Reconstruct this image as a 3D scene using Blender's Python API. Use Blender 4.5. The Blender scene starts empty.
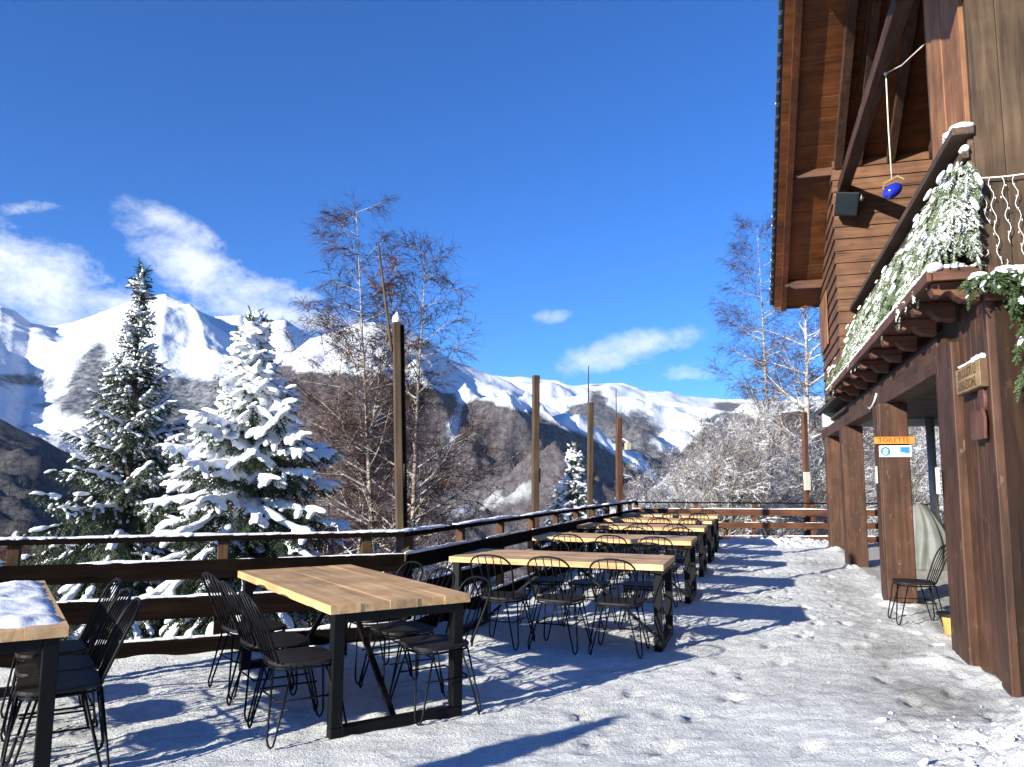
import bpy, bmesh, math, random
from mathutils import Vector, Matrix, noise
sc = bpy.context.scene
COL = sc.collection
PI = math.pi
rnd = random.Random(7)

# ------------------------------------------------------------------ camera
F = 775.; HZ = 479.8; PITCH = math.atan((HZ - 383.5) / F); ROLL = math.radians(.42); EYE = 1.5
def ray(x, y):
    a, b = x - 512, y - 383.5
    c, s = math.cos(ROLL), math.sin(ROLL)
    u = (c * a + s * b) / F; w = (s * a - c * b) / F
    return (u, math.cos(PITCH) - w * math.sin(PITCH), math.sin(PITCH) + w * math.cos(PITCH))
def proj(p):
    X, Y, Z = p[0], p[1], p[2] - EYE
    b = Y * math.cos(PITCH) + Z * math.sin(PITCH); d = -Y * math.sin(PITCH) + Z * math.cos(PITCH)
    if b < .01: return (-9999, 0)
    u = F * X / b; v = -F * d / b
    c, s = math.cos(ROLL), math.sin(ROLL)
    return (512 + c * u - s * v, 383.5 + s * u + c * v)
def aty(x, y, Y):
    r = ray(x, y); t = Y / r[1]
    return Vector((r[0] * t, Y, EYE + r[2] * t))
def atz(x, y, z=0):
    r = ray(x, y); t = (z - EYE) / r[2]
    return Vector((r[0] * t, r[1] * t, z))
cam = bpy.data.cameras.new('camera'); co = bpy.data.objects.new('camera', cam); COL.objects.link(co)
cam.sensor_width = 36; cam.lens = F / 1024 * 36; cam.clip_start = .05; cam.clip_end = 30000
co.matrix_world = Matrix.Translation((0, 0, EYE)) @ Matrix.Rotation(PI / 2 + PITCH, 4, 'X') @ Matrix.Rotation(ROLL, 4, 'Z')
sc.camera = co

# ------------------------------------------------------------------ helpers
class MB:
    def __init__(s): s.v = []; s.f = []
    def box(s, c, size, M=None):
        n = len(s.v); hx, hy, hz = size[0] / 2, size[1] / 2, size[2] / 2
        for z in (-hz, hz):
            for x, y in ((-hx, -hy), (hx, -hy), (hx, hy), (-hx, hy)):
                p = Vector((x, y, z))
                if M is not None: p = M @ p
                s.v.append((p.x + c[0], p.y + c[1], p.z + c[2]))
        for q in ((0, 3, 2, 1), (4, 5, 6, 7), (0, 1, 5, 4), (1, 2, 6, 5), (2, 3, 7, 6), (3, 0, 4, 7)):
            s.f.append(tuple(n + i for i in q))
        return s
    def span(s, x0, x1, y0, y1, z0, z1):
        return s.box(((x0 + x1) / 2, (y0 + y1) / 2, (z0 + z1) / 2), (abs(x1 - x0), abs(y1 - y0), abs(z1 - z0)))
    def bar(s, a, b, w, h, up=(0, 0, 1)):
        a = Vector(a); b = Vector(b); d = (b - a); L = d.length; y = d.normalized(); u = Vector(up)
        x = y.cross(u).normalized(); z = x.cross(y)
        M = Matrix((x, y, z)).transposed()
        return s.box((a + b) / 2, (w, L, h), M)
    def tube(s, pts, r, n=6, cap=True, closed=False):
        pts = [Vector(p) for p in pts]; m = len(pts)
        rs = r if isinstance(r, (list, tuple)) else [r] * m
        base = len(s.v); up = None
        for i, p in enumerate(pts):
            if closed: t = pts[(i + 1) % m] - pts[i - 1]
            else: t = pts[min(i + 1, m - 1)] - pts[max(i - 1, 0)]
            t.normalize()
            if up is None:
                up = Vector((0, 0, 1)) if abs(t.z) < .9 else Vector((1, 0, 0))
            x = t.cross(up)
            if x.length < 1e-5: x = t.orthogonal()
            x.normalize(); up = x.cross(t).normalized()
            for k in range(n):
                a = 2 * PI * k / n
                q = p + (x * math.cos(a) + up * math.sin(a)) * rs[i]
                s.v.append(q[:])
        for i in range(m if closed else m - 1):
            j = (i + 1) % m
            for k in range(n):
                k2 = (k + 1) % n
                s.f.append((base + i * n + k, base + i * n + k2, base + j * n + k2, base + j * n + k))
        if cap and not closed:
            s.f.append(tuple(base + k for k in reversed(range(n))))
            s.f.append(tuple(base + (m - 1) * n + k for k in range(n)))
        return s
    def prism(s, poly, axis, a0, a1):
        # poly: 2d points; axis: function (u,v,w)->xyz
        n = len(s.v); m = len(poly)
        for w in (a0, a1):
            for (u, v) in poly: s.v.append(tuple(axis(u, v, w)))
        s.f.append(tuple(n + i for i in reversed(range(m)))); s.f.append(tuple(n + m + i for i in range(m)))
        for i in range(m):
            j = (i + 1) % m
            s.f.append((n + i, n + j, n + m + j, n + m + i))
        return s
    def tri(s, a, b, c):
        n = len(s.v); s.v += [tuple(a), tuple(b), tuple(c)]; s.f.append((n, n + 1, n + 2))
    def spike(s, a, b, r):
        # three sided tapering sliver
        d = b - a; x = d.orthogonal().normalized() * r; y = d.cross(x).normalized() * r
        n = len(s.v)
        s.v += [(a + x)[:], (a - x * .5 + y * .87)[:], (a - x * .5 - y * .87)[:], b[:]]
        s.f += [(n, n + 1, n + 3), (n + 1, n + 2, n + 3), (n + 2, n, n + 3)]
    def blob(s, c, ax, r, R=None, seg=6, rings=4):
        # lumpy ellipsoid: long axis ax (unit), half lengths r=(along, across, up)
        R = R or rnd
        ax = Vector(ax).normalized(); up = Vector((0, 0, 1))
        x = ax.cross(up)
        if x.length < .05: x = Vector((1, 0, 0))
        x.normalize(); u = x.cross(ax).normalized()
        c = Vector(c); n = len(s.v)
        s.v.append((c - ax * r[0])[:])
        for i in range(1, rings):
            t = PI * i / rings; l = -math.cos(t); q = math.sin(t)
            for k in range(seg):
                a = 2 * PI * k / seg; j = R.uniform(.8, 1.2)
                s.v.append((c + ax * (l * r[0]) + (x * (math.cos(a) * r[1]) + u * (math.sin(a) * r[2])) * (q * j))[:])
        s.v.append((c + ax * r[0])[:])
        for k in range(seg): s.f.append((n, n + 1 + (k + 1) % seg, n + 1 + k))
        for i in range(rings - 2):
            for k in range(seg):
                a = n + 1 + i * seg; k2 = (k + 1) % seg
                s.f.append((a + k, a + k2, a + seg + k2, a + seg + k))
        e = n + 1 + (rings - 1) * seg; a = e - seg
        for k in range(seg): s.f.append((e, a + k, a + (k + 1) % seg))
    def build(s, name, mat, parent=None, bevel=0, smooth=False):
        me = bpy.data.meshes.new(name); me.from_pydata(s.v, [], s.f); me.update()
        if smooth:
            me.polygons.foreach_set('use_smooth', [True] * len(me.polygons))
        o = bpy.data.objects.new(name, me); COL.objects.link(o)
        if mat: me.materials.append(mat)
        if parent: o.parent = parent
        if bevel:
            b = o.modifiers.new('bevel', 'BEVEL'); b.width = bevel; b.segments = 2; b.limit_method = 'ANGLE'
        return o
def tag(o, label=None, cat=None, group=None, kind=None):
    if label: o['label'] = label
    if cat: o['category'] = cat
    if group: o['group'] = group
    if kind: o['kind'] = kind
    return o
def empty(name, loc, rz=0, **k):
    o = bpy.data.objects.new(name, None); COL.objects.link(o); o.location = loc; o.rotation_euler = (0, 0, rz)
    o.empty_display_size = .1
    return tag(o, **k)
def dup(root, loc, rz, label, group):
    r = root.copy(); COL.objects.link(r); r.location = loc; r.rotation_euler = (0, 0, rz); tag(r, label, None, group)
    for c in list(root.children):
        d = c.copy(); COL.objects.link(d); d.parent = r
        for g in list(c.children):
            h = g.copy(); COL.objects.link(h); h.parent = d
    return r
def fbm(x, y, z=0., o=4, lac=2.1, H=1.):
    return noise.fractal(Vector((x, y, z)), H, lac, o)

# ------------------------------------------------------------------ materials
def newmat(name):
    m = bpy.data.materials.new(name); m.use_nodes = True
    nt = m.node_tree; b = nt.nodes['Principled BSDF']
    return m, nt, b
def N(nt, t, **k):
    n = nt.nodes.new(t)
    for a, v in k.items(): setattr(n, a, v)
    return n
def ramp(nt, fac, stops):
    r = N(nt, 'ShaderNodeValToRGB'); e = r.color_ramp.elements
    while len(e) < len(stops): e.new(.5)
    for q, (p, c) in zip(e, stops):
        q.position = p; q.color = (*c, 1) if len(c) == 3 else c
    nt.links.new(fac, r.inputs[0]); return r.outputs[0]
def mixc(nt, fac, a, b, typ='MIX'):
    m = N(nt, 'ShaderNodeMix', data_type='RGBA', blend_type=typ)
    if hasattr(fac, 'links'): nt.links.new(fac, m.inputs[0])
    else: m.inputs[0].default_value = fac
    for i, c in ((6, a), (7, b)):
        if hasattr(c, 'links'): nt.links.new(c, m.inputs[i])
        else: m.inputs[i].default_value = (*c, 1)
    return m.outputs[2]
def noisenode(nt, vec, scale, detail=4, rough=.55, dist=0):
    n = N(nt, 'ShaderNodeTexNoise'); n.inputs['Scale'].default_value = scale
    n.inputs['Detail'].default_value = detail; n.inputs['Roughness'].default_value = rough; n.inputs['Distortion'].default_value = dist
    if vec is not None: nt.links.new(vec, n.inputs['Vector'])
    return n.outputs['Fac']
def mapped(nt, scale, coord='Object', loc=None):
    t = N(nt, 'ShaderNodeTexCoord'); mp = N(nt, 'ShaderNodeMapping')
    nt.links.new(t.outputs[coord], mp.inputs['Vector']); mp.inputs['Scale'].default_value = scale
    if loc is not None: nt.links.new(loc, mp.inputs['Location'])
    return mp.outputs['Vector']
def bump(nt, b, h, strength=.3, dist=.01):
    n = N(nt, 'ShaderNodeBump'); n.inputs['Strength'].default_value = strength; n.inputs['Distance'].default_value = dist
    nt.links.new(h, n.inputs['Height']); nt.links.new(n.outputs[0], b.inputs['Normal'])
def maths(nt, op, a, b=None):
    n = N(nt, 'ShaderNodeMath', operation=op)
    for i, c in ((0, a), (1, b)):
        if c is None: continue
        if hasattr(c, 'links'): nt.links.new(c, n.inputs[i])
        else: n.inputs[i].default_value = c
    return n.outputs[0]
def wood(name, dark, mid, light, grain='z', rough=.65, scuff=None, fine=1., spec=.3, knots=.7, crack=.85):
    m, nt, b = newmat(name)
    sc_ = {'x': (1.2, 22, 22), 'y': (22, 1.2, 22), 'z': (22, 22, 1.2)}[grain]
    oi = N(nt, 'ShaderNodeObjectInfo')
    v = mapped(nt, tuple(c * fine for c in sc_))
    off = N(nt, 'ShaderNodeVectorMath', operation='ADD'); nt.links.new(v, off.inputs[0])
    sclv = N(nt, 'ShaderNodeVectorMath', operation='SCALE'); sclv.inputs[0].default_value = (31, 17, 23)
    nt.links.new(oi.outputs['Random'], sclv.inputs['Scale']); nt.links.new(sclv.outputs[0], off.inputs[1])
    n1 = noisenode(nt, off.outputs[0], 1., 5, .65, .6)
    col = ramp(nt, n1, [(.28, dark), (.5, mid), (.74, light)])
    big = noisenode(nt, mapped(nt, (1.6, 1.6, 1.6)), 1.3, 3, .6)
    col = mixc(nt, .75, col, ramp(nt, big, [(.3, (.42, .42, .42)), (.7, (1.4, 1.34, 1.28))]), 'MULTIPLY')
    vv = N(nt, 'ShaderNodeTexVoronoi'); vv.inputs['Scale'].default_value = 1.0
    ks = {'x': (1.6, 7, 7), 'y': (7, 1.6, 7), 'z': (7, 7, 1.6)}[grain]
    nt.links.new(mapped(nt, ks), vv.inputs['Vector'])
    kn = ramp(nt, vv.outputs['Distance'], [(.05, (.35, .3, .28)), (.16, (1, 1, 1))])
    col = mixc(nt, knots, col, kn, 'MULTIPLY')
    ck = {'x': (.5, 26, 26), 'y': (26, .5, 26), 'z': (26, 26, .5)}[grain]
    cr = noisenode(nt, mapped(nt, ck), 1., 3, .55, .25)
    col = mixc(nt, ramp(nt, cr, [(.655, (0, 0, 0)), (.69, (crack,) * 3)]), col, tuple(q * .25 for q in dark))
    if scuff:
        sn = noisenode(nt, mapped(nt, (5, 5, 2.2)), 2.6, 6, .72, .3)
        col = mixc(nt, ramp(nt, sn, [(.60, (0, 0, 0)), (.70, (1, 1, 1))]), col, scuff)
    nt.links.new(col, b.inputs['Base Color'])
    b.inputs['Roughness'].default_value = rough; b.inputs['Specular IOR Level'].default_value = spec
    bump(nt, b, n1, .35, .004)
    return m
def plain(name, c, rough=.6, metal=0, var=.25, scale=8, spec=.4):
    m, nt, b = newmat(name)
    n = noisenode(nt, mapped(nt, (1, 1, 1)), scale, 5, .6)
    lo = tuple(q * (1 - var) for q in c); hi = tuple(min(1, q * (1 + var)) for q in c)
    nt.links.new(ramp(nt, n, [(.3, lo), (.7, hi)]), b.inputs['Base Color'])
    b.inputs['Roughness'].default_value = rough; b.inputs['Metallic'].default_value = metal; b.inputs['Specular IOR Level'].default_value = spec
    bump(nt, b, n, .15, .003)
    return m
def snowmat(name, c=(.86, .87, .89), bs=.5, scale=28, dist=.02, dirt=0):
    m, nt, b = newmat(name)
    n = noisenode(nt, mapped(nt, (1, 1, 1)), scale, 6, .62)
    n2 = noisenode(nt, mapped(nt, (1, 1, 1)), scale * .12, 4, .6)
    col = ramp(nt, n2, [(.3, tuple(q * .9 for q in c)), (.65, c)])
    if dirt: col = mixc(nt, ramp(nt, n, [(.62, (0, 0, 0)), (.72, (dirt,) * 3)]), col, (.25, .2, .15))
    nt.links.new(col, b.inputs['Base Color']); b.inputs['Roughness'].default_value = .75; b.inputs['Specular IOR Level'].default_value = .25
    bump(nt, b, n, bs, dist)
    return m
M = {}
M['table'] = wood('table_wood', (.40, .215, .09), (.60, .37, .175), (.74, .50, .27), 'x', .55, knots=.35, fine=.8, crack=.35)
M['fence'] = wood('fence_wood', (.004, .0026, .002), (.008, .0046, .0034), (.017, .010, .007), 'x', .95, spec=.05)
M['fence_post'] = wood('fence_post_wood', (.04, .022, .013), (.078, .043, .024), (.12, .072, .042), 'z', .85, spec=.15)
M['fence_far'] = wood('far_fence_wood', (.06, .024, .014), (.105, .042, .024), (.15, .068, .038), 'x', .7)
M['pole'] = wood('pole_wood', (.036, .023, .014), (.068, .044, .027), (.115, .078, .050), 'z', .8)
M['post'] = wood('stained_post_wood', (.024, .0108, .006), (.057, .0248, .0138), (.098, .046, .027), 'z', .6, scuff=(.15, .09, .065), fine=.8)
M['pier'] = wood('pier_wood', (.03, .018, .011), (.062, .039, .024), (.10, .067, .043), 'z', .75)
M['pier_red'] = wood('pier_red_wood', (.12, .05, .024), (.20, .092, .045), (.27, .14, .075), 'z', .7)
M['beam'] = wood('beam_wood', (.03, .014, .009), (.062, .03, .019), (.10, .052, .034), 'y', .7)
M['joist'] = wood('joist_wood', (.05, .021, .013), (.095, .040, .024), (.145, .068, .042), 'x', .65)
M['siding'] = wood('siding_wood', (.065, .03, .017), (.115, .055, .030), (.165, .085, .05), 'x', .7, fine=.7)
M['soffit'] = wood('soffit_wood', (.075, .024, .007), (.14, .046, .013), (.20, .075, .022), 'x', .6, fine=.5)
M['rafter'] = wood('rafter_wood', (.045, .016, .008), (.085, .029, .013), (.13, .05, .022), 'y', .6)
M['rail'] = wood('handrail_wood', (.04, .024, .016), (.075, .046, .032), (.12, .08, .056), 'y', .7)
M['metal'] = plain('black_metal', (.0035, .0038, .0045), .5, .0, .3, 30, .15)
M['seat'] = plain('dark_seat', (.014, .012, .012), .6, 0, .4, 25, .25)
M['snow'] = snowmat('snow')
M['pillow'] = snowmat('settled_snow', scale=40, bs=.35, dist=.012)
M['tile'] = plain('roof_tile', (.03, .03, .034), .8, 0, .3)
M['ceiling'] = plain('porch_ceiling', (.035, .026, .02), .8)
M['plaster'] = plain('grey_plaster', (.42, .43, .43), .85, 0, .12, 3)
M['stone'] = plain('pale_stone', (.42, .36, .27), .9, 0, .45, 4)
M['tarp'] = plain('grey_tarp', (.13, .138, .135), .6, 0, .18, 4)
M['pipe'] = plain('grey_pipe', (.26, .28, .30), .45, .2, .15)
M['needle'] = plain('spruce_needles', (.026, .042, .018), .65, 0, .55, 3)
M['garland'] = plain('cut_spruce', (.05, .085, .028), .6, 0, .5, 3)
M['bark'] = plain('spruce_bark', (.06, .04, .028), .9, 0, .4)
M['white'] = plain('white_plastic', (.75, .75, .74), .5, 0, .05)
M['orange'] = wood('orange_board', (.50, .15, .02), (.66, .22, .035), (.74, .29, .06), 'x', .55)
M['letter'] = plain('dark_lettering', (.10, .03, .012), .7)
M['blue'] = plain('sign_blue', (.02, .17, .48), .45, 0, .06)
M['paper'] = plain('cream_paper', (.62, .58, .47), .8, 0, .1)
M['plaque'] = wood('pale_carved_wood', (.16, .10, .05), (.26, .185, .105), (.34, .26, .165), 'y', .7)
M['plaque_dark'] = plain('plaque_edge', (.09, .05, .025), .8)
M['ornament'] = wood('reddish_cutout', (.05, .02, .013), (.09, .038, .026), (.13, .06, .042), 'z', .55)
M['ball'] = plain('cobalt_glass', (.012, .022, .30), .12, 0, .2, 3, .6)
M['rope'] = plain('pale_rope', (.55, .52, .46), .9)
M['black'] = plain('black_plastic', (.008, .009, .012), .5, 0, .2, 8, .2)
M['darkglass'] = plain('dark_panel', (.004, .008, .014), .4, 0, .2, 8, .15)
M['yellow'] = plain('yellow_plastic', (.46, .27, .07), .7)
M['lampy'] = plain('dull_lamp', (.42, .40, .26), .5)

def barkmat(name, base, dark, snow=0., twig=None):
    """bark with horizontal marks; snow lies on surfaces that face up"""
    m, nt, b = newmat(name)
    n = noisenode(nt, mapped(nt, (3, 3, 12)), 1.2, 4, .7)
    col = ramp(nt, n, [(.42, dark), (.55, base)])
    if snow > 0:
        g = N(nt, 'ShaderNodeNewGeometry'); sp = N(nt, 'ShaderNodeSeparateXYZ'); nt.links.new(g.outputs['Normal'], sp.inputs[0])
        nn = noisenode(nt, mapped(nt, (1, 1, 1)), 1.4, 3, .6)
        z = maths(nt, 'ADD', sp.outputs['Z'], maths(nt, 'MULTIPLY', maths(nt, 'SUBTRACT', nn, .5), 1.6))
        col = mixc(nt, ramp(nt, z, [(1 - snow - .12, (0, 0, 0)), (1 - snow + .12, (1, 1, 1))]), col, (.85, .86, .88))
    nt.links.new(col, b.inputs['Base Color']); b.inputs['Roughness'].default_value = .85; b.inputs['Specular IOR Level'].default_value = .2
    return m
M['garland_snow'] = barkmat('snowy_cut_spruce', (.13, .165, .10), (.06, .085, .04), .62)
M['birch'] = barkmat('birch_bark', (.40, .35, .30), (.12, .09, .07), .3)
M['birchtwig'] = barkmat('birch_twig', (.06, .033, .028), (.035, .02, .018), 0)
M['redtwig'] = barkmat('red_twig', (.09, .032, .02), (.05, .02, .014), 0)
M['frost'] = barkmat('frosted_twig', (.17, .14, .125), (.075, .058, .05), .66)
M['frostbark'] = barkmat('frosted_bark', (.15, .12, .10), (.07, .055, .045), .55)
M['larch'] = barkmat('bare_forest', (.046, .024, .021), (.025, .014, .013), .03)
M['shadeforest'] = barkmat('shaded_forest', (.022, .016, .018), (.012, .010, .012), .12)  # tree colour lowered to carry the shadow on the left spur
M['leafdry'] = plain('dry_leaf', (.16, .085, .04), .8, 0, .3)

# trodden terrace snow
def groundmat():
    m, nt, b = newmat('trodden_snow')
    tc = mapped(nt, (1, 1, 1))
    n1 = noisenode(nt, tc, .55, 5, .6, .5); n2 = noisenode(nt, tc, 5., 6, .7); n3 = noisenode(nt, tc, 38., 5, .7)
    st = noisenode(nt, mapped(nt, (9, 1.1, 1)), 1.2, 5, .65, .8)
    at = N(nt, 'ShaderNodeAttribute', attribute_name='worn')
    w = maths(nt, 'ADD', at.outputs['Fac'], maths(nt, 'MULTIPLY', maths(nt, 'SUBTRACT', n1, .5), 1.3))
    w = maths(nt, 'ADD', w, maths(nt, 'MULTIPLY', maths(nt, 'SUBTRACT', n2, .5), .8))
    w = maths(nt, 'ADD', w, maths(nt, 'MULTIPLY', maths(nt, 'SUBTRACT', st, .5), .5))
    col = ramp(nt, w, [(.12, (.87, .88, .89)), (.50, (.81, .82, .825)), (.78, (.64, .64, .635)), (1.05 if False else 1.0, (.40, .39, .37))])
    col = mixc(nt, ramp(nt, n3, [(.28, (.55, .55, .55)), (.5, (0, 0, 0))]), col, (.52, .51, .50))
    nt.links.new(col, b.inputs['Base Color'])
    nt.links.new(ramp(nt, w, [(.2, (.8,) * 3), (.8, (.42,) * 3)]), b.inputs['Roughness']); b.inputs['Specular IOR Level'].default_value = .3
    n4 = noisenode(nt, tc, 95., 4, .75)
    fl = noisenode(nt, tc, 21., 6, .78, .4)
    col = mixc(nt, ramp(nt, fl, [(.61, (0, 0, 0)), (.72, (.5,) * 3)]), col, (.30, .29, .26))
    col = mixc(nt, ramp(nt, fl, [(.30, (.75,) * 3), (.40, (0, 0, 0))]), col, (.82, .83, .84))
    nt.links.new(col, b.inputs['Base Color'])
    h = maths(nt, 'ADD', maths(nt, 'MULTIPLY', n2, .55), maths(nt, 'MULTIPLY', n3, .6))
    h = maths(nt, 'ADD', h, maths(nt, 'ADD', maths(nt, 'MULTIPLY', st, .2), maths(nt, 'MULTIPLY', n4, .3)))
    bump(nt, b, h, 1., .045)
    return m
M['ground'] = groundmat()

# ------------------------------------------------------------------ sky and sun
SUN_AZ = math.radians(48); SUN_EL = math.radians(16.5)   # the light travels towards (sin az, cos az)
sd = Vector((math.sin(SUN_AZ) * math.cos(SUN_EL), math.cos(SUN_AZ) * math.cos(SUN_EL), -math.sin(SUN_EL)))
L = bpy.data.lights.new('sun', 'SUN'); L.energy = 5.; L.angle = math.radians(.53); L.color = (1, .95, .80)
lo = bpy.data.objects.new('sun', L); COL.objects.link(lo); lo.rotation_euler = sd.to_track_quat('-Z', 'Y').to_euler()
W = bpy.data.worlds.new('World'); sc.world = W; W.use_nodes = True
nt = W.node_tree; bg = nt.nodes['Background']
sky = N(nt, 'ShaderNodeTexSky', sky_type='NISHITA'); sky.sun_disc = False; sky.sun_elevation = SUN_EL
sky.sun_rotation = PI + SUN_AZ
sky.altitude = 1700; sky.air_density = 1.0; sky.dust_density = .25; sky.ozone_density = 3.0
hs = N(nt, 'ShaderNodeHueSaturation'); hs.inputs['Saturation'].default_value = 1.0; hs.inputs['Value'].default_value = 1.0
nt.links.new(mixc(nt, 1., sky.outputs[0], (.19, .52, .97), 'MULTIPLY'), hs.inputs['Color'])
tc = N(nt, 'ShaderNodeTexCoord'); sx = N(nt, 'ShaderNodeSeparateXYZ'); nt.links.new(tc.outputs['Generated'], sx.inputs[0])
az = maths(nt, 'ARCTAN2', sx.outputs['X'], sx.outputs['Y']); el = maths(nt, 'ARCSINE', sx.outputs['Z'])
def azel(x, y):
    r = Vector(ray(x, y)).normalized(); return math.atan2(r.x, r.y), math.asin(r.z)
cn = noisenode(nt, mapped(nt, (6.5, 6.5, 10), 'Generated'), 2.6, 11, .70, .2)
cn2 = noisenode(nt, mapped(nt, (3, 3, 6.5), 'Generated'), 1.1, 5, .55, .3)
total = None
for (x, y, rx, ry, tilt, a) in ((15, 272, 105, 36, -.28, 1.15), (215, 282, 95, 32, -.5, 1.0), (185, 232, 50, 15, -.35, .8), (290, 318, 75, 16, -.1, .95), (90, 300, 120, 20, 0, .9), (265, 290, 60, 14, -.1, .8),
                            (620, 352, 95, 18, .25, .72), (690, 372, 60, 12, .1, .5), (545, 368, 50, 11, .1, .4), (552, 316, 26, 9, .1, .42), (505, 225, 80, 40, -.3, .17), (440, 340, 60, 14, 0, .2),
                            (25, 208, 34, 8, .3, .5), (-190, 270, 130, 45, 0, .9), (900, 330, 110, 22, 0, .4)):
    a0, e0 = azel(x, y); sxr, syr = rx / F, ry / F
    du = maths(nt, 'SUBTRACT', az, a0); dv = maths(nt, 'SUBTRACT', el, e0)
    c, s = math.cos(tilt), math.sin(tilt)
    p = maths(nt, 'DIVIDE', maths(nt, 'ADD', maths(nt, 'MULTIPLY', du, c), maths(nt, 'MULTIPLY', dv, s)), sxr)
    q = maths(nt, 'DIVIDE', maths(nt, 'SUBTRACT', maths(nt, 'MULTIPLY', dv, c), maths(nt, 'MULTIPLY', du, s)), syr)
    d2 = maths(nt, 'ADD', maths(nt, 'MULTIPLY', p, p), maths(nt, 'MULTIPLY', q, q))
    g = maths(nt, 'MULTIPLY', maths(nt, 'POWER', 2.71828, maths(nt, 'MULTIPLY', d2, -1.15)), a)
    total = g if total is None else maths(nt, 'MAXIMUM', total, g)
nz = maths(nt, 'SUBTRACT', maths(nt, 'ADD', maths(nt, 'MULTIPLY', cn, .7), maths(nt, 'MULTIPLY', cn2, .3)), .5)
dens = maths(nt, 'ADD', maths(nt, 'MULTIPLY', total, .62), maths(nt, 'MULTIPLY', nz, maths(nt, 'MINIMUM', maths(nt, 'ADD', maths(nt, 'MULTIPLY', total, 3.5), .3), 1.9)))
dens = ramp(nt, dens, [(.16, (0,) * 3), (.34, (.35,) * 3), (.66, (.95,) * 3)])
cl = mixc(nt, dens, hs.outputs[0], (4.6, 4.9, 5.4))
nt.links.new(cl, bg.inputs['Color']); bg.inputs['Strength'].default_value = .10
vs = sc.view_settings; vs.view_transform = 'Standard'; vs.look = 'None'; vs.gamma = 1; vs.exposure = 1.22
sc.cycles.max_bounces = 6; sc.cycles.diffuse_bounces = 3; sc.cycles.transparent_max_bounces = 4
try: sc.cycles.use_denoising = True
except Exception: pass

# ------------------------------------------------------------------ chalet frame (a along the facade, o out towards the terrace)
C0 = atz(1012, 697); A4 = atz(832, 549)
ANG = math.atan2(A4.x - C0.x, A4.y - C0.y)
E1 = Vector((math.sin(ANG), math.cos(ANG), 0)); E2 = Vector((-math.cos(ANG), math.sin(ANG), 0))
def cw(a, o, z): return C0 + E1 * a + E2 * o + Vector((0, 0, z))

# ------------------------------------------------------------------ fence lines and terrace
FC = Vector((-1.02, 7.47, 0)); FL_DIR = Vector((-1, -.43, 0)).normalized()
FR = Vector((3.06, 19.45, 0)); FE = Vector((10.6, 19.75, 0))
FLE = FC + FL_DIR * 9.2
def left_edge(Y):
    if Y > FC.y: return FC.x + (FR.x - FC.x) * (Y - FC.y) / (FR.y - FC.y)
    return max(-9.0, FC.x - (FC.y - Y) / .43)
def far_edge(X): return 19.5 + (X - 3) * .04
piles = [(3.45, 4.75, .35, .09), (2.9, 4.3, .4, .06), (3.2, 4.0, .5, .08), (3.60, 6.75, .14, .07), (2.55, 3.6, .4, .05), (1.9, 3.4, .4, .03), (3.8, 4.9, .4, .16), (3.66, 6.1, .13, .06), (3.15, 4.7, .2, .04),
         (4.72, 9.85, .12, .06), (4.98, 9.75, .10, .04), (6.0, 13.95, .14, .07), (7.2, 17.5, .14, .07), (4.85, 10.4, .12, .04), (5.6, 19.3, .8, .09), (7., 19.35, 1.0, .10), (4.2, 19.3, .6, .06)]
STAMPS = {}
_R = random.Random(77)
for (X0, Y0, dx, dy, n) in ((2.0, 3.2, .30, .95, 24), (3.4, 16., -.25, -.95, 20), (1.2, 4.2, .8, .55, 7), (2.6, 4.0, .35, .9, 12), (4.3, 14, -.2, -1, 12), (.2, 3.6, .5, .85, 6), (3.6, 9.5, -.45, -.85, 9), (-1.9, 4.2, .5, .6, 5)):
    l = math.hypot(dx, dy); dx, dy = dx / l, dy / l
    for i in range(n):
        sg = 1 if i % 2 else -1; x_ = X0 + dx * i * .62 - dy * sg * .10 + _R.uniform(-.06, .06); y_ = Y0 + dy * i * .62 + dx * sg * .10 + _R.uniform(-.06, .06); a_ = math.atan2(dy, dx) + _R.uniform(-.25, .25)
        for ii in (-1, 0, 1):
            for jj in (-1, 0, 1): STAMPS.setdefault((int(x_ * 2) + ii, int(y_ * 2) + jj), []).append((x_, y_, math.cos(a_), math.sin(a_)))
def gheight(X, Y):
    h = .012 * fbm(X * .6, Y * .6, 3, 3) + .016 * fbm(X * 2.3, Y * 2.3, 1, 4) + .013 * fbm(X * 9, Y * 9, 2, 3) + .010 * fbm(X * 22, Y * 22, 6, 2)
    for (px, py, r, a) in piles:
        d2 = ((X - px) ** 2 + (Y - py) ** 2) / (r * r)
        if d2 < 6: h += a * math.exp(-d2) * (1 + .9 * fbm(X * 6, Y * 6, 5, 4))
    k = math.exp(-((X - 3.05) / .75) ** 2 - ((Y - 4.2) / .7) ** 2)
    if k > .02: h += k * (.06 * max(0, fbm(X * 5, Y * 5, 11, 3) + .15) + .05 * max(0, fbm(X * 13, Y * 13, 12, 3)))
    for (sx_, sy_, c_, s_) in STAMPS.get((int(X * 2), int(Y * 2)), ()):
        u = ((X - sx_) * c_ + (Y - sy_) * s_) / .15; w_ = ((Y - sy_) * c_ - (X - sx_) * s_) / .06
        q = u * u + w_ * w_
        if q < 3: h += -.024 * math.exp(-q * q) + .012 * math.exp(-((q - 1.6) / .5) ** 2)
    # drift left along the foot of the front and side fence
    e = Vector((X, Y, 0)) - FC
    if Y < FC.y + .2 and X < FC.x + .3:
        n = Vector((.43, -1, 0)).normalized(); d = e.dot(n)
        if 0 <= d < 1.0: h += .055 * math.exp(-(d / .22) ** 2) * max(0, .7 + 1.1 * fbm(X * 2.2, Y * 2.2, 9, 4))
    elif Y >= FC.y:
        d = X - left_edge(Y)
        if d < 1: h += .07 * math.exp(-(d / .3) ** 2) * max(0, .7 + fbm(X * 2, Y * 2, 4, 3))
    return h
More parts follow.
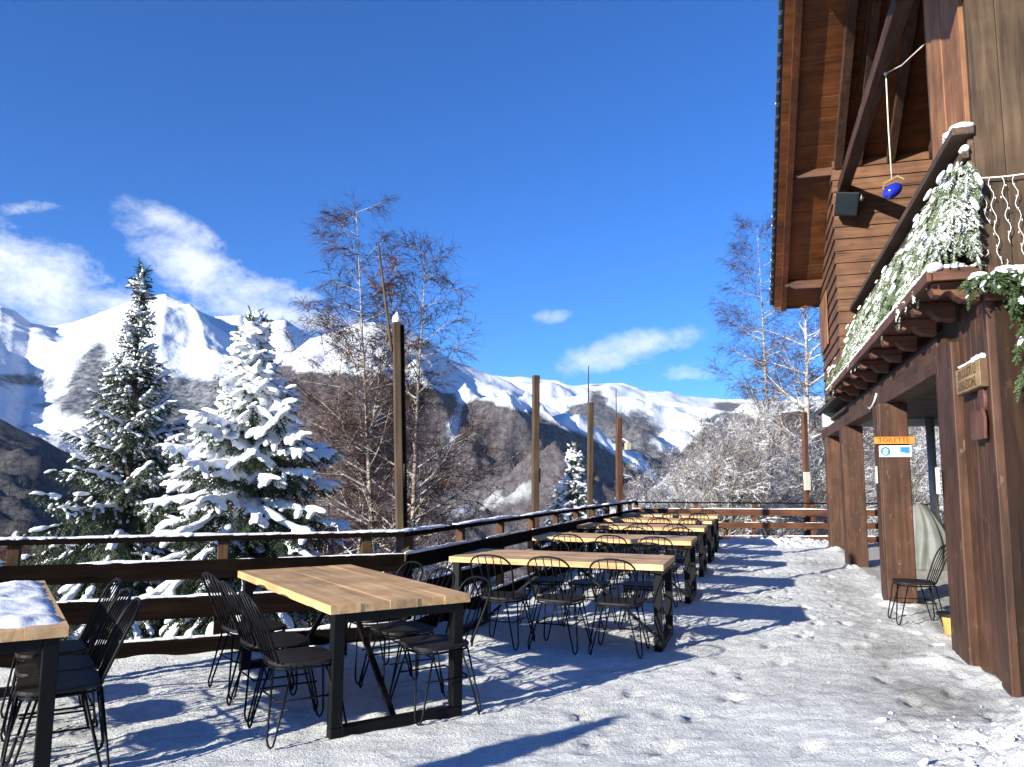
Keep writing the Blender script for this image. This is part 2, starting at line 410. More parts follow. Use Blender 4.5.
def worn(X, Y):
    # bare, scraped strip along the facade and beaten lane in the middle
    d = (Vector((X, Y, 0)) - C0).dot(E2)
    w = .30
    w += .42 * math.exp(-((d - .55) / .55) ** 2) * (1 if Y > 5.3 else max(0, 1 - (5.3 - Y) * .9))
    w += .14 * math.exp(-((d - 2.4) / 1.1) ** 2)
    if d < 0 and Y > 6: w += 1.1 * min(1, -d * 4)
    if Y < 4.6 and X > 1.8: w -= .30 * min(1, (4.8 - Y)) 
    for (px, py, r, a) in piles:
        d2 = ((X - px) ** 2 + (Y - py) ** 2) / (r * r)
        w -= .5 * math.exp(-d2 * .7)
    for (px, py, rx, ry, a) in ((3.25, 5.75, .45, .35, .2), (2.95, 5.1, .5, .22, .18), (3.45, 7.2, .35, .5, .3), (1.9, 5.9, .5, .25, .2), (2.3, 7.6, .4, .3, .16), (.9, 4.6, .4, .2, .15)):
        w += a * math.exp(-((X - px) / rx) ** 2 - ((Y - py) / ry) ** 2)
    w -= .4 * math.exp(-((X - 3.05) / .65) ** 2 - ((Y - 4.1) / .6) ** 2)
    if Y > 18.8: w -= .25
    return w
rows = [-7, -5.5, -4, -2.5, -1, 0, .8, 1.5, 2]
y = 2.2
while y < 20.2: rows.append(y); y += .022 + max(0, y - 3) * .0042
NCOL = 460
vv, ff, wa = [], [], []
for y in rows:
    xl = left_edge(y) + (.03 if y > 2 else 0); xr = 10.8
    for i in range(NCOL):
        t = i / (NCOL - 1); X = xl + (xr - xl) * (t ** 1.0)
        Y = min(y, far_edge(X))
        vv.append((X, Y, gheight(X, Y))); wa.append(worn(X, Y))
for j in range(len(rows) - 1):
    for i in range(NCOL - 1):
        a = j * NCOL + i; ff.append((a, a + 1, a + NCOL + 1, a + NCOL))
me = bpy.data.meshes.new('terrace_snow'); me.from_pydata(vv, [], ff); me.update()
at = me.attributes.new('worn', 'FLOAT', 'POINT'); at.data.foreach_set('value', wa)
me.polygons.foreach_set('use_smooth', [True] * len(me.polygons)); me.materials.append(M['ground'])
o = bpy.data.objects.new('terrace_ground', me); COL.objects.link(o); o['kind'] = 'structure'
slab = MB(); poly = [(-9.1, -7), (10.9, -7), (10.9, 19.8), (FR.x - .02, FR.y + .05), (FC.x - .02, FC.y + .03), (-9.1, FC.y - (FC.x + 9.1) * .43 + .03)]
slab.prism(poly, lambda u, v, w: (u, v, w), -.7, -.09)
slab.build('terrace_slab', M['plaster'])['kind'] = 'structure'
# loose clods of snow
ch = MB(); R = random.Random(3)
for i in range(700):
    X, Y = R.gauss(3.05, .42), R.gauss(4.1, .45)
    if (Vector((X, Y, 0)) - C0).dot(E2) < .05 or Y < 2.8: continue
    r = .006 + .024 * R.random() ** 3
    ch.blob((X, Y, gheight(X, Y) - r * .1), (R.uniform(-1, 1), R.uniform(-1, 1), R.uniform(-.4, .4)), (r * R.uniform(1, 1.7), r, r * R.uniform(.6, .9)), R, 6, 4)
for i in range(60):
    if R.random() < .72: X, Y = R.gauss(2.9, .6), R.gauss(4.0, .6)
    else: X, Y = R.uniform(.4, 4.3), R.uniform(3.2, 9)
    if (Vector((X, Y, 0)) - C0).dot(E2) < .06 or Y < 2.5: continue
    r = .005 + .022 * R.random() ** 4
    ch.blob((X, Y, gheight(X, Y) + r * .2), (R.uniform(-1, 1), R.uniform(-1, 1), .1), (r * 1.3, r, r * .8), R, 6, 4)
o = ch.build('snow_clods', M['snow'], smooth=True); tag(o, 'small loose clods of snow scattered over the trodden terrace', 'snow', None, 'stuff')

# ------------------------------------------------------------------ fences
def fence(name, label, A, B, n_from, n_to, posts, mat, zs, inward, thick=.045, post_mat=None, cap=True, snow_amt=1., post_top=True):
    d = (B - A); Ln = d.length; d.normalize(); rz = math.atan2(d.y, d.x)
    root = empty(name, A, rz, label=label, cat='fence')
    nin = Vector((-d.y, d.x, 0)).dot(inward); sgn = 1 if nin > 0 else -1      # local +y or -y looks at the terrace
    R = random.Random(len(label))
    if cap:
        MB().span(0, Ln, -.07, .07, .962, 1.005).build('top_rail', mat, root, .006)
    for (z0, z1) in zs:
        m = MB(); x = 0
        while x < Ln - .01:
            x1 = min(Ln, x + 3.9); m.span(x + .004, x1 - .004, sgn * .052 - thick / 2, sgn * .052 + thick / 2, z0 + R.uniform(-.006, .006), z1 + R.uniform(-.006, .006)); x = x1
        m.build('plank', mat, root, .006)
    for p in posts:
        ya, yb = (-.058, .028) if sgn > 0 else (-.028, .058)
        po = MB().span(p - .045, p + .045, ya, yb, .66, .961).build('post', post_mat or mat, root, .008)
        MB().span(p - .044, p + .044, ya + .001, yb - .001, -.45, .658).build('post_foot', mat, po, .004)  # lower post in darker plank wood, standing in for shade
    # snow on the edges
    s = MB()
    def strip(y, w, z, dens):
        x = 0
        while x < Ln:
            l = R.uniform(.05, .22); q = max(0, fbm(x * 1.3, z * 7 + len(label), 2, 3) + dens)
            if q > .02:
                h = .006 + .022 * q * snow_amt
                s.blob((x + l / 2, y + R.uniform(-.006, .006), z + h * .35), (1, 0, 0), (l * .95, w * .5 * R.uniform(.8, 1.05), h), R, 7, 5)
            x += l * .8
    if cap: strip(0, .15, 1.005, .45)
    for (z0, z1) in zs: strip(sgn * .052, thick, z1, .3)
    s.build('snow', M['snow'], root, smooth=True)
    return root
ZS = [(.65, .80), (.335, .505), (.03, .17)]
Ln = (FLE - FC).length
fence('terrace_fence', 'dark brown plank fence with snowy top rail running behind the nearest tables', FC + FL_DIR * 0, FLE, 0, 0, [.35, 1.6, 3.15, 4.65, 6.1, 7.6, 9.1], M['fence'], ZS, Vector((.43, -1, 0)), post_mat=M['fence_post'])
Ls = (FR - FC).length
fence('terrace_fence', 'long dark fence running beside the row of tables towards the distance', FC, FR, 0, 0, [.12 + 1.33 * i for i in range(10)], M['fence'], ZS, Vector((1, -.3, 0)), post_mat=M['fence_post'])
f3 = fence('terrace_fence', 'sunlit brown three-plank fence closing the far end of the terrace', FR, FE, 0, 0, [.05, 1.55, 3.0, 4.5, 5.0, 6.9, 7.4], M['fence_far'], [(.66, .82), (.35, .49), (.015, .16)], Vector((0, -1, 0)), post_mat=M['fence_far'], cap=False)
MB().span(0, 7.5, -.05, .05, .955, .985).build('top_rail', M['fence'], f3, .004)

# ------------------------------------------------------------------ poles
def pole(base, top, w, label, mat, rod=None, cap=True, notch=True, strip=False):
    root = empty('wooden_pole', base, .3, label=label, cat='pole', group='poles along the terrace fence')
    b = Vector((0, 0, -.9)); R_ = Matrix.Rotation(-.3, 3, 'Z')
    t = R_ @ Vector((top[0] - base[0], top[1] - base[1], top[2] - base[2]))
    b = Vector((-t.x * .3, -t.y * .3, -.9))
    MB().bar(b, t, w, w, (0, 1, 0)).build('shaft', mat, root, .01)
    if notch:
        k = b.lerp(t, .62); m = MB(); m.bar(k + Vector((w * .6, 0, -.12)), k + Vector((w * .6, 0, .1)), w * .35, w * .8, (0, 1, 0)); m.build('cleat', mat, root, .01)
    if rod:
        r = R_ @ Vector((rod[0] - base[0], rod[1] - base[1], rod[2] - base[2]))
        MB().tube([t - Vector((0, 0, .3)) + Vector((w * .52, 0, 0)) * (-1), r], [.017, .010], 6).build('rod', mat, root)
    if cap:
        s = MB(); s.blob(t + Vector((0, 0, .02)), (1, 0, 0), (w * .55, w * .55, .075), None, 9, 6); s.build('snow_cap', M['snow'], root, smooth=True)
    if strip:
        q = Vector((w * .5 + .022, .012, 0)); MB().bar(b + q, t + q - Vector((0, 0, .03)), .036, w * .85, (0, 1, 0)).build('shade_strip', M['fence'], root, .005)  # dark strip added to give the shaft its shaded right side
    return root
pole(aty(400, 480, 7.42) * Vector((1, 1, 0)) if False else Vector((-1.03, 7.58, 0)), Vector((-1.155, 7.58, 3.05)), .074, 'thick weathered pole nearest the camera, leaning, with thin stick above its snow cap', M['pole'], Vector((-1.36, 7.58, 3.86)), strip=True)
pole(Vector((.36, 11.85, 0)), Vector((.37, 11.85, 3.1)), .098, 'plain weathered pole without stick, second along the side fence', M['pole'], None, False)
p3 = aty(590, 480, 15.2); pole(Vector((p3.x - .01, 15.2, 0)), Vector((p3.x + .02, 15.2, 3.02)), .10, 'weathered pole with thin upright stick, standing left of the small snowy spruce', M['pole'], Vector((aty(588.5, 367, 15.2).x, 15.2, 3.75)), False)
M['pole_red'] = wood('reddish_pole_wood', (.05, .024, .015), (.09, .043, .026), (.13, .07, .042), 'z', .8)
p4 = aty(619, 480, 18.3); pr = pole(Vector((p4.x, 18.3, 0)), Vector((p4.x + .01, 18.3, 2.97)), .13, 'reddish pole with a small yellowish lamp near the far fence corner', M['pole_red'], Vector((aty(616, 389, 18.3).x, 18.3, 3.68)), False)
lm = MB(); lm.box((.2, -.08, 2.3), (.14, .1, .17)); lf = lm.build('lamp', M['lampy'], pr, .015)
MB().tube([(.0, -.03, 2.45), (.1, -.06, 2.47), (.2, -.08, 2.4)], .02, 6).build('bracket', M['white'], lf)
p5 = aty(806, 480, 20.1); pr = pole(Vector((p5.x - .02, 20.1, 0)), Vector((p5.x + .02, 20.1, 3.3)), .12, 'reddish pole with pale box behind the far fence beside the building', M['pole_red'], None, False, False)
MB().box((-.02, -.1, 1.52), (.16, .08, .46)).build('junction_box', M['paper'], pr, .01)

# ------------------------------------------------------------------ tables
TL, TW, TH = 2.05, .95, .76
def make_table(name, label, group=None, loc=(0, 0, 0), rz=0):
    root = empty(name, loc, rz, label=label, cat='table', group=group)
    m = MB(); n = 5; w = TW / n
    for i in range(n):
        m.span(-TL / 2 + (.004 if i % 2 else 0), TL / 2 - (.003 if i % 2 else 0), -TW / 2 + i * w + .0005, -TW / 2 + (i + 1) * w - .0005, TH - .052, TH - (.001 if i % 2 else 0))
    m.build('tabletop', M['table'], root, .0012)
    for s in (-1, 1):
        x = s * (TL / 2 - .06); f = MB()
        f.span(x - .035, x + .035, -.44, -.37, .06, TH - .055).span(x - .035, x + .035, .37, .44, .06, TH - .055)
        f.span(x - .035, x + .035, -.44, .44, 0, .058).span(x - .035, x + .035, -.368, .368, TH - .11, TH - .055)
        f.build('leg_frame', M['metal'], root, .004)
        b = MB(); b.bar((s * .12, 0, TH - .075), (x - s * .045, 0, .03), .035, .022); b.build('brace', M['metal'], root)
    r = MB(); r.span(-TL / 2 + .1, TL / 2 - .1, -.03, .03, TH - .10, TH - .056); r.build('centre_rail', M['metal'], root)
    return root

# ------------------------------------------------------------------ chairs
def make_chair():
    root = empty('wire_chair', (0, 0, 0), 0, label='x', cat='chair')
    SZ = .45
    m = MB(); pts = []
    for k in range(28):      # rounded seat, wider at the front
        a = 2 * PI * k / 28; c, s = math.cos(a), math.sin(a)
        x = math.copysign(abs(c) ** .55, c) * .205; yy = math.copysign(abs(s) ** .6, s) * .20
        x *= 1 + yy * .35; pts.append((x, yy))
    m.prism(pts, lambda u, v, w: (u, v + .01, w), SZ - .022, SZ)
    m.build('seat', M['seat'], root, .006)
    fr = MB(); ring = [(p[0] * .93, p[1] * .93 + .01, SZ - .036) for p in pts]; fr.tube(ring, .008, 5, closed=True)
    fr.build('seat_frame', M['metal'], root, smooth=True)
    # hoop back with five spindles
    hb = MB(); hoop = []
    def lean(z): return -.165 - (z - SZ) * .40 - max(0, z - .7) * .12
    W_, Ht = .20, .385
    P_ = []
    for k in range(25):
        t = -1 + 2 * k / 24
        a = abs(t)
        if a > .55: q = (1 - a) / .45; x = math.copysign(W_ * (.84 + .16 * math.sin(q * PI / 2)), t); z = SZ + q * (Ht * .68)
        else: q = t / .55 * PI / 2; x = W_ * math.copysign(abs(math.sin(q)) ** .85, q); z = SZ + Ht * .68 + Ht * .32 * abs(math.cos(q)) ** .8
        P_.append((x, lean(z), z))
    hb.tube(P_, .0085, 6)
    for x0 in (-.09, -.03, .03, .09):
        xt = x0 * 1.25; qs = math.asin(min(1, (abs(xt) / W_) ** (1 / .85))); z1 = SZ + Ht * .68 + Ht * .32 * abs(math.cos(qs)) ** .8
        hb.tube([(x0, lean(SZ), SZ - .01), ((x0 + xt) / 2, lean((SZ + z1) / 2), (SZ + z1) / 2), (xt, lean(z1), z1)], .0052, 5)
    hb.build('backrest', M['metal'], root, smooth=True)
    for sx in (-1, 1):
        for sy in (-1, 1):
            lg = MB(); t1 = Vector((sx * .165, sy * .165 + .01, SZ - .035)); 
            t2 = Vector((sx * .105, sy * .185 + .01, SZ - .035)); ft = Vector((sx * .215, sy * .215 + .01, .010))
            t3 = Vector((sx * .18, sy * .10 + .01, SZ - .035))
            u = (t2 - t3).normalized()
            lg.tube([t2, ft + u * .024 + Vector((0, 0, .045)), ft + u * .014 + Vector((0, 0, .012)), ft, ft - u * .014 + Vector((0, 0, .012)), ft - u * .024 + Vector((0, 0, .045)), t3], .0068, 6)
            lg.build('leg', M['metal'], root, smooth=True)
    st = MB()
    k = .47
    c = [(sx * (.14 + k * .06), sy * (.15 + k * .05) + .01, SZ * (1 - k) + .0) for sx, sy in ((-1, -1), (1, -1), (1, 1), (-1, 1))]
    for i, j in ((0, 3), (1, 2), (0, 1)): st.tube([c[i], c[j]], .006, 5)
    st.build('stretcher', M['metal'], root, smooth=True)
    return root
CH = make_chair(); ch_used = [False]
def chair(x, y, rz, label, group, z=0.):
    if not ch_used[0]:
        ch_used[0] = True; CH.location = (x, y, z); CH.rotation_euler = (0, 0, rz); tag(CH, label, None, group); return CH
    return dup(CH, (x, y, z), rz, label, group)

RC = random.Random(11)
# near tables: long side runs away from the camera
D_ = Vector((-.556, .83, 0)).normalized(); N_ = Vector((D_.y, -D_.x, 0))       # N_ to the right
rzl = math.atan2(D_.y, D_.x)
T1o = Vector((-1.05, 4.66, 0)); c1 = T1o + N_ * (TW / 2) + D_ * (TL / 2)
make_table('wooden_table', 'bare pale wooden table nearest the middle of the terrace, short end towards the camera', 'long wooden terrace tables', c1, rzl)
T0o = Vector((-2.2, 3.99, 0)) - N_ * TW; c0 = T0o + N_ * (TW / 2) + D_ * (TL / 2)
t0 = make_table('wooden_table', 'wooden table with its top under crusted snow, behind it the fence', 'long wooden terrace tables', c0, rzl)
sp = MB(); nx, ny = 70, 34; th = []
for j in range(ny):
    for i in range(nx):
        u, v = i / (nx - 1), j / (ny - 1); X = -TL / 2 + .012 + u * (TL - .024); Y = -TW / 2 + .02 + v * (TW - .03)
        e = min(u, 1 - u) * TL; e2_ = min(v, 1 - v) * TW; ed = min(1, e / .16) ** .7 * min(1, e2_ / .07) ** .6
        if u < .2: ed *= min(1, max(0, (u * TL - .05 + .14 * fbm(Y * 5, 1, 2, 3)) / .12))
        hgt = .022 + .022 * fbm(X * 3, Y * 3, 4, 4) + .014 * fbm(X * 9, Y * 9, 2, 3)
        sp.v.append((X, Y, TH - .004 + max(0.0, hgt * ed) if ed > 0 else TH - .006))
for j in range(ny - 1):
    for i in range(nx - 1):
        a = j * nx + i; sp.f.append((a, a + 1, a + nx + 1, a + nx))
sp.build('snow_layer', M['pillow'], t0, smooth=True)
NEAR = 'chairs around the two nearest tables'
rot_left = math.atan2(N_.y, N_.x) - PI / 2        # chair on the left side looks towards +N
rot_right = rot_left + PI
where = ('nearest the camera', 'in the middle', 'nearest the fence')
def place_near(org, side, across, along, label, jit=.12):
    p = org + N_ * across + D_ * along
    chair(p.x, p.y, (rot_left if side == 'l' else rot_right) + RC.uniform(-jit, jit), label, NEAR)
for k, (ac, al) in enumerate(((-.10, .25), (-.08, .80), (-.06, 1.36))):
    place_near(T1o, 'l', ac, al, 'black wire chair %s, on the left side of the bare near table' % where[k])
for k, (ac, al) in enumerate(((.80, .18), (.84, .74), (.86, 1.28))):
    place_near(T1o, 'r', ac, al, 'black wire chair %s, on the right side of the bare near table' % where[k])
for k, (ac, al) in enumerate(((.96, .24), (.97, .66), (.98, 1.18))):
    place_near(T0o, 'r', ac, al, 'black wire chair %s, on the right side of the snow-covered table' % where[k], .08)
for k, (ac, al) in enumerate(((.12, .3), (.05, .9), (-.06, 1.5))):
    place_near(T0o, 'l', ac, al, 'black wire chair %s, on the left side of the snow-covered table' % where[k], .08)
# row along the side fence
rowdir = math.radians(-18.); cx = Vector((math.cos(rowdir), math.sin(rowdir), 0)); cy = Vector((-cx.y, cx.x, 0))
first = Vector((.54, 7.78, 0)); ORD = ('first', 'second', 'third', 'fourth', 'fifth')
for k, dy in enumerate((0, 2.75, 5.4, 7.6, 9.75)):
    c = first + Vector((.312 * dy, dy, 0)) + Vector((RC.uniform(-.02, .02), 0, 0)); a = rowdir + (RC.uniform(-.012, .012) if k else 0)
    make_table('wooden_table', 'pale wooden table set crosswise, %s from the camera in the row along the side fence' % ORD[k], 'long wooden terrace tables', c, a)
    cx_ = Vector((math.cos(a), math.sin(a), 0)); cy_ = Vector((-cx_.y, cx_.x, 0))
    for q, (xx, nm) in enumerate(((-.44, 'fence-end'), (.10, 'middle'), (.66, 'aisle-end'))):
        p = c + cx_ * (xx + RC.uniform(-.03, .03)) - cy_ * (.60 + RC.uniform(-.03, .03))
        chair(p.x, p.y, a + RC.uniform(-.1, .1), 'black wire chair, %s seat, camera side of %s table in fence row' % (nm, ORD[k]), 'chairs along the row of tables')
        p = c + cx_ * (xx + .03 + RC.uniform(-.04, .04)) + cy_ * (.62 + RC.uniform(-.04, .04))
        chair(p.x, p.y, a + PI + RC.uniform(-.1, .1), 'black wire chair, %s seat, far side of %s table in fence row' % (nm, ORD[k]), 'chairs along the row of tables')
# unseen parasol-shaped caster, added left of the camera to shade the foreground
tipg = atz(622, 716); hh = 1.9; off = hh / math.tan(SUN_EL)
pb = Vector((tipg.x - off * math.sin(SUN_AZ), tipg.y - off * math.cos(SUN_AZ), 0))
pa = empty('shadow_caster', pb, 0, label='added unseen parasol-shaped shadow caster on a round foot, left of the camera outside the picture', cat='shadow caster')
MB().tube([(0, 0, .05), (0, 0, 1.86)], .022, 10).build('pole', M['metal'], pa, smooth=True)
pm = MB(); pm.tube([(0, 0, .55), (0, 0, .6), (0, 0, 1.2), (0, 0, 1.7), (0, 0, 1.9)], [.06, .17, .16, .12, .03], 14); pm.build('canopy', M['paper'], pa, smooth=True)
MB().tube([(0, 0, .0), (0, 0, .06)], .28, 24).build('foot', M['plaster'], pa, .01)
# lone chair beside the post
cf = atz(895, 624); cb = atz(930, 627); cc = (cf + cb) / 2
pp = cc + E1 * .13 - E2 * .07
chair(pp.x, pp.y, math.atan2(E2.y, E2.x) - PI / 2 + .05, 'lone black wire chair standing against the post that carries the orange sign', None)
# ------------------------------------------------------------------ chalet (local x points into the building, y along it)
B = empty('chalet', C0, -ANG, label='dark brown timber chalet with snowy evergreen-trimmed balcony, tall posts and wide overhanging roof', cat='building')
ROOF_A, ROOF_Z, SL, RIDGE = 9.6, 4.97, .56, 3.5
def rz_at(a): return ROOF_Z + SL * (ROOF_A - a) if a >= RIDGE else ROOF_Z + SL * (ROOF_A - RIDGE) - SL * (RIDGE - a)
def verge(a): return 1.19 - .016 * (ROOF_A - a)
# solid corner block behind the cladding, and its vertical boards
m = MB(); m.prism([(0, -.3), (1.6, -.3), (1.6, rz_at(1.6) - .02), (0, rz_at(0) - .02)], lambda u, v, w: (w, u, v), .06, 4.2)
m.build('corner_wall', M['ceiling'], B)
def vboards(name, mat, pieces, bev=.006):
    m = MB()
    for p in pieces: m.span(*p)
    return m.build(name, mat, B, bev)
# lower: corner post, sunk panel, framing post
vboards('corner_post', M['post'], [(0, .30, .0, .13, -.3, 2.98), (.004, .22, .132, .25, -.3, 2.98)], .01)
vboards('wall_panel', M['post'], [(.035, .07, .252 + .175 * i, .252 + .175 * i + .172, -.3, 2.98) for i in range(4)])
vboards('wall_board', M['post'], [(.302 + .3 * i, .302 + .3 * i + .297, .016 + .008 * (i % 2), .07, -.3, 2.98) for i in range(13)])
m = MB(); m.prism([(.955, -.3), (1.56, -.3), (1.56, 2.72), (1.25, 2.80), (.955, 2.72)], lambda u, v, w: (w, u, v), -.035, .32)
m.build('post', M['post'], B, .012)
# upper: boards above the balcony floor
us = [.0, .205, .47, .70, 1.0, 1.27, 1.5, 1.78, 2.1, 2.4, 2.7, 3.0, 3.4, 3.8]
vboards('upper_wall_board', M['pier'], [(us[i] + .002, us[i + 1] - .003, -.012 + .01 * (i % 2), .06, 3.08, 8.0 - .0) for i in range(len(us) - 1)])
vboards('upper_corner_board', M['pier_red'], [(-.03, .06, .062, .34, 3.13, 8.3), (-.018, .06, .343, .66, 3.13, 8.3), (-.026, .06, .663, .98, 3.13, 8.3), (-.012, .06, .983, 1.24, 3.13, 8.3)])
vboards('band_board', M['pier'], [(.42, 4.0, -.045, -.014, 2.98, 3.075)])
# colonnade
for (a, o) in ((4.40, -.05), (8.78, -.08), (12.35, -.12)):
    m = MB(); w = .17
    m.span(-o - w, -o + w, a, a + .44, -.3, 2.515); po = m.build('post', M['post'], B, .012)
    t = MB(); t.span(-o - w - .018, -o - w + .03, a + .03, a + .17, -.3, 2.5); t.span(-o - w - .014, -o - w + .03, a + .20, a + .40, -.3, 2.5); t.build('cladding', M['post'], po, .006)
MB().span(-.028, .20, 1.562, 13.8, 2.52, 2.74).build('beam', M['beam'], B, .012)
MB().span(-.01, .16, 1.562, 8.4, 2.742, 2.86).build('plate', M['beam'], B, .008)
# porch interior
MB().span(2.62, 2.9, 1.6, 13.4, -.3, 3.0).build('porch_wall', M['stone'], B)
m = MB()
for i in range(24): m.span(.12, 2.6, 1.61 + i * .49, 1.61 + i * .49 + .486, 2.94 + .004 * (i % 2), 3.0)
m.build('porch_ceiling', M['ceiling'], B)
MB().span(-.05, 2.6, 13.0, 13.25, 2.78, 3.12).build('lintel', M['plaster'], B, .01)
MB().span(-.1, 2.75, 8.42, 13.9, 3.125, 3.22).build('porch_roof', M['tile'], B)
m = MB(); m.tube([(2.12, 12.6, -.2), (2.12, 12.6, 2.94)], .09, 12); m.build('downpipe', M['pipe'], B, smooth=True)
# balcony floor and fascia
m = MB()
for i in range(16): m.span(-.345 + .19 * i + .002, -.345 + .19 * (i + 1) - .002, .01 if i > 1 else -.0, 8.38, 3.055, 3.105)
m.build('balcony_floor', M['joist'], B)
m = MB(); m.span(-.385, -.348, -.02, 8.42, 3.03, 3.125); m.span(-.346, .02, -.055, -.016, 3.03, 3.125); m.span(.02, .44, -.075, -.016, 3.0, 3.12)
m.build('fascia', M['joist'], B, .006)
prof = [(.0, .0), (.0, .165), (-.335, .165), (-.335, .11), (-.315, .065), (-.27, .055), (-.24, .085), (-.20, .09), (-.165, .045), (-.12, .015), (-.06, .01)]
for a in (.16, .9, 1.62, 2.5, 3.35, 4.25, 5.2, 6.1, 7.05, 7.95):
    m = MB(); m.prism([(u + .0, v) for u, v in prof], lambda u, v, w: (u, w, 2.885 + v), a - .075, a + .075)
    m.build('joist', M['joist'], B, .008)
MB().span(.0, .30, -.05, .12, 2.86, 2.985).build('joist', M['joist'], B, .01)
s = MB(); R = random.Random(5)
a = 0
while a < 8.3:
    l = R.uniform(.08, .2); q = .012 + .03 * max(0, .6 + fbm(a * 1.7, 3, 1, 3)) * (1 if a > 1.5 else 1.7)
    s.blob((-.33, a, 3.118 + q * .4), (0, 1, 0), (l * .7, .065, q), R, 8, 5); a += l * .8
for i in range(16): s.blob((-.30 + i * .022, R.uniform(.0, .2), 3.135), (1, 0, 0), (.09, .10, .035 + R.random() * .02), R, 8, 5)
s.build('floor_snow', M['snow'], B, smooth=True)
# railing
rl = MB(); rl.span(-.155, .0, -.05, 6.45, 4.17, 4.235); ro = rl.build('handrail', M['rail'], B, .008)
MB().span(-.085, -.04, -.02, 6.45, 3.99, 4.065).build('mid_rail', M['rail'], B, .006)
m = MB()
for i in range(34): m.span(-.06, -.038, .12 + i * .187, .12 + i * .187 + .178, 3.2, 3.985)
m.build('balustrade', M['pier'], B, .003)
for a in (.02, 2.2, 4.4): MB().span(-.035, .055, a, a + .09, 3.11, 4.168).build('railing_post', M['rail'], B, .006)
s = MB()
for i in range(9): s.blob((-.08 + R.uniform(-.02, .02), -.02 + i * .035, 4.245), (1, 0, 0), (.085, .06, .03 + .012 * R.random()), R, 9, 6)
a = .3
while a < 6.3:
    l = R.uniform(.06, .2); q = .016 * max(0, .4 + fbm(a * 2, 8, 1, 3))
    if q > .003: s.blob((-.11, a, 4.237), (0, 1, 0), (l * .7, .04, q), R, 7, 5)
    a += l
s.blob((-.062, .02, 4.07), (0, 1, 0), (.07, .035, .035), R, 8, 5)
s.build('rail_snow', M['snow'], B, smooth=True)
# second railing on the front balcony at the edge of the picture
MB().span(.29, 2.6, -.55, -.40, 4.17, 4.235).build('handrail', M['rail'], B, .008)
MB().span(.33, 2.6, -.50, -.45, 3.2, 3.26).build('mid_rail', M['rail'], B, .006)
MB().span(.32, 2.6, -.56, -.05, 3.03, 3.12).build('balcony_floor', M['joist'], B, .006)
for x in (.34, 1.4, 2.5): MB().span(x, x + .09, -.52, -.43, 3.12, 4.168).build('railing_post', M['rail'], B, .006)
s = MB()
for i in range(40): s.blob((.32 + i * .055, -.475 + R.uniform(-.02, .02), 4.245), (1, 0, 0), (.07, .06, .03 + .015 * R.random()), R, 8, 5)
s.build('rail_snow', M['snow'], B, smooth=True)
# loggia back wall
m = MB(); z = 3.11
while z < 8.2: m.span(2.55, 2.6, 1.6, 6.5, z, z + .187); z += .19
m.build('loggia_wall', M['siding'], B)
# upper room: core, clapboards, window, corner board
RA0, RA1, RO = 6.5, 9.25, .30
m = MB(); m.prism([(RA0 + .02, 3.11), (RA1, 3.11), (RA1, rz_at(RA1) - .04), (RA0 + .02, rz_at(RA0 + .02) - .04)], lambda u, v, w: (w, u, v), -RO + .02, 4.2)
room = m.build('upper_room', M['ceiling'], B)
m = MB(); z = 3.0; pitch = .196; tilt = .035
while z < 6.62:
    zt = min(z + pitch + .012, 6.66)
    # front board: a wedge that overlaps the one below
    n = len(m.v)
    for x in (-RO - .012, 4.1):
        m.v += [(x, RA0 - .034, z), (x, RA0 + .018, z), (x, RA0 + .018, zt), (x, RA0 - .006, zt)]
    m.f += [(n, n + 1, n + 2, n + 3), (n + 7, n + 6, n + 5, n + 4)] + [(n + i, n + 4 + i, n + 4 + (i + 1) % 4, n + (i + 1) % 4) for i in range(4)]
    z += pitch
fb = m.build('front_clapboards', M['siding'], B)
m = MB(); z = 3.0
while z < 6.6:
    zt = z + pitch + .012
    y1 = min(RA1 + .02, ROOF_A - (zt - ROOF_Z) / SL - .02)
    if y1 < RA0 + .05: break
    n = len(m.v)
    for yy in (RA0 - .01, y1):
        m.v += [(-RO - .034, yy, z), (-RO + .018, yy, z), (-RO + .018, yy, zt), (-RO - .006, yy, zt)]
    m.f += [(n + 3, n + 2, n + 1, n), (n + 4, n + 5, n + 6, n + 7)] + [(n + (i + 1) % 4, n + 4 + (i + 1) % 4, n + 4 + i, n + i) for i in range(4)]
    z += pitch
m.build('side_clapboards', M['siding'], B)
MB().span(-RO - .06, -RO - .036, 7.9, 9.2, 3.9, 4.86).build('shutter', M['pier_red'], B, .008)
wf = MB(); wx = .19
for (x0, x1, z0, z1) in ((wx, wx + .09, 4.1, 4.9), (wx + .9, wx + .99, 4.1, 4.9), (wx + .09, wx + .9, 4.81, 4.9), (wx + .09, wx + .9, 4.1, 4.17)): wf.span(x0, x1, RA0 - .06, RA0 - .036, z0, z1)
wo = wf.build('window', M['pier_red'], B, .004)
MB().span(wx + .09, wx + .9, RA0 - .048, RA0 - .038, 4.17, 4.81).build('pane', M['darkglass'], wo)
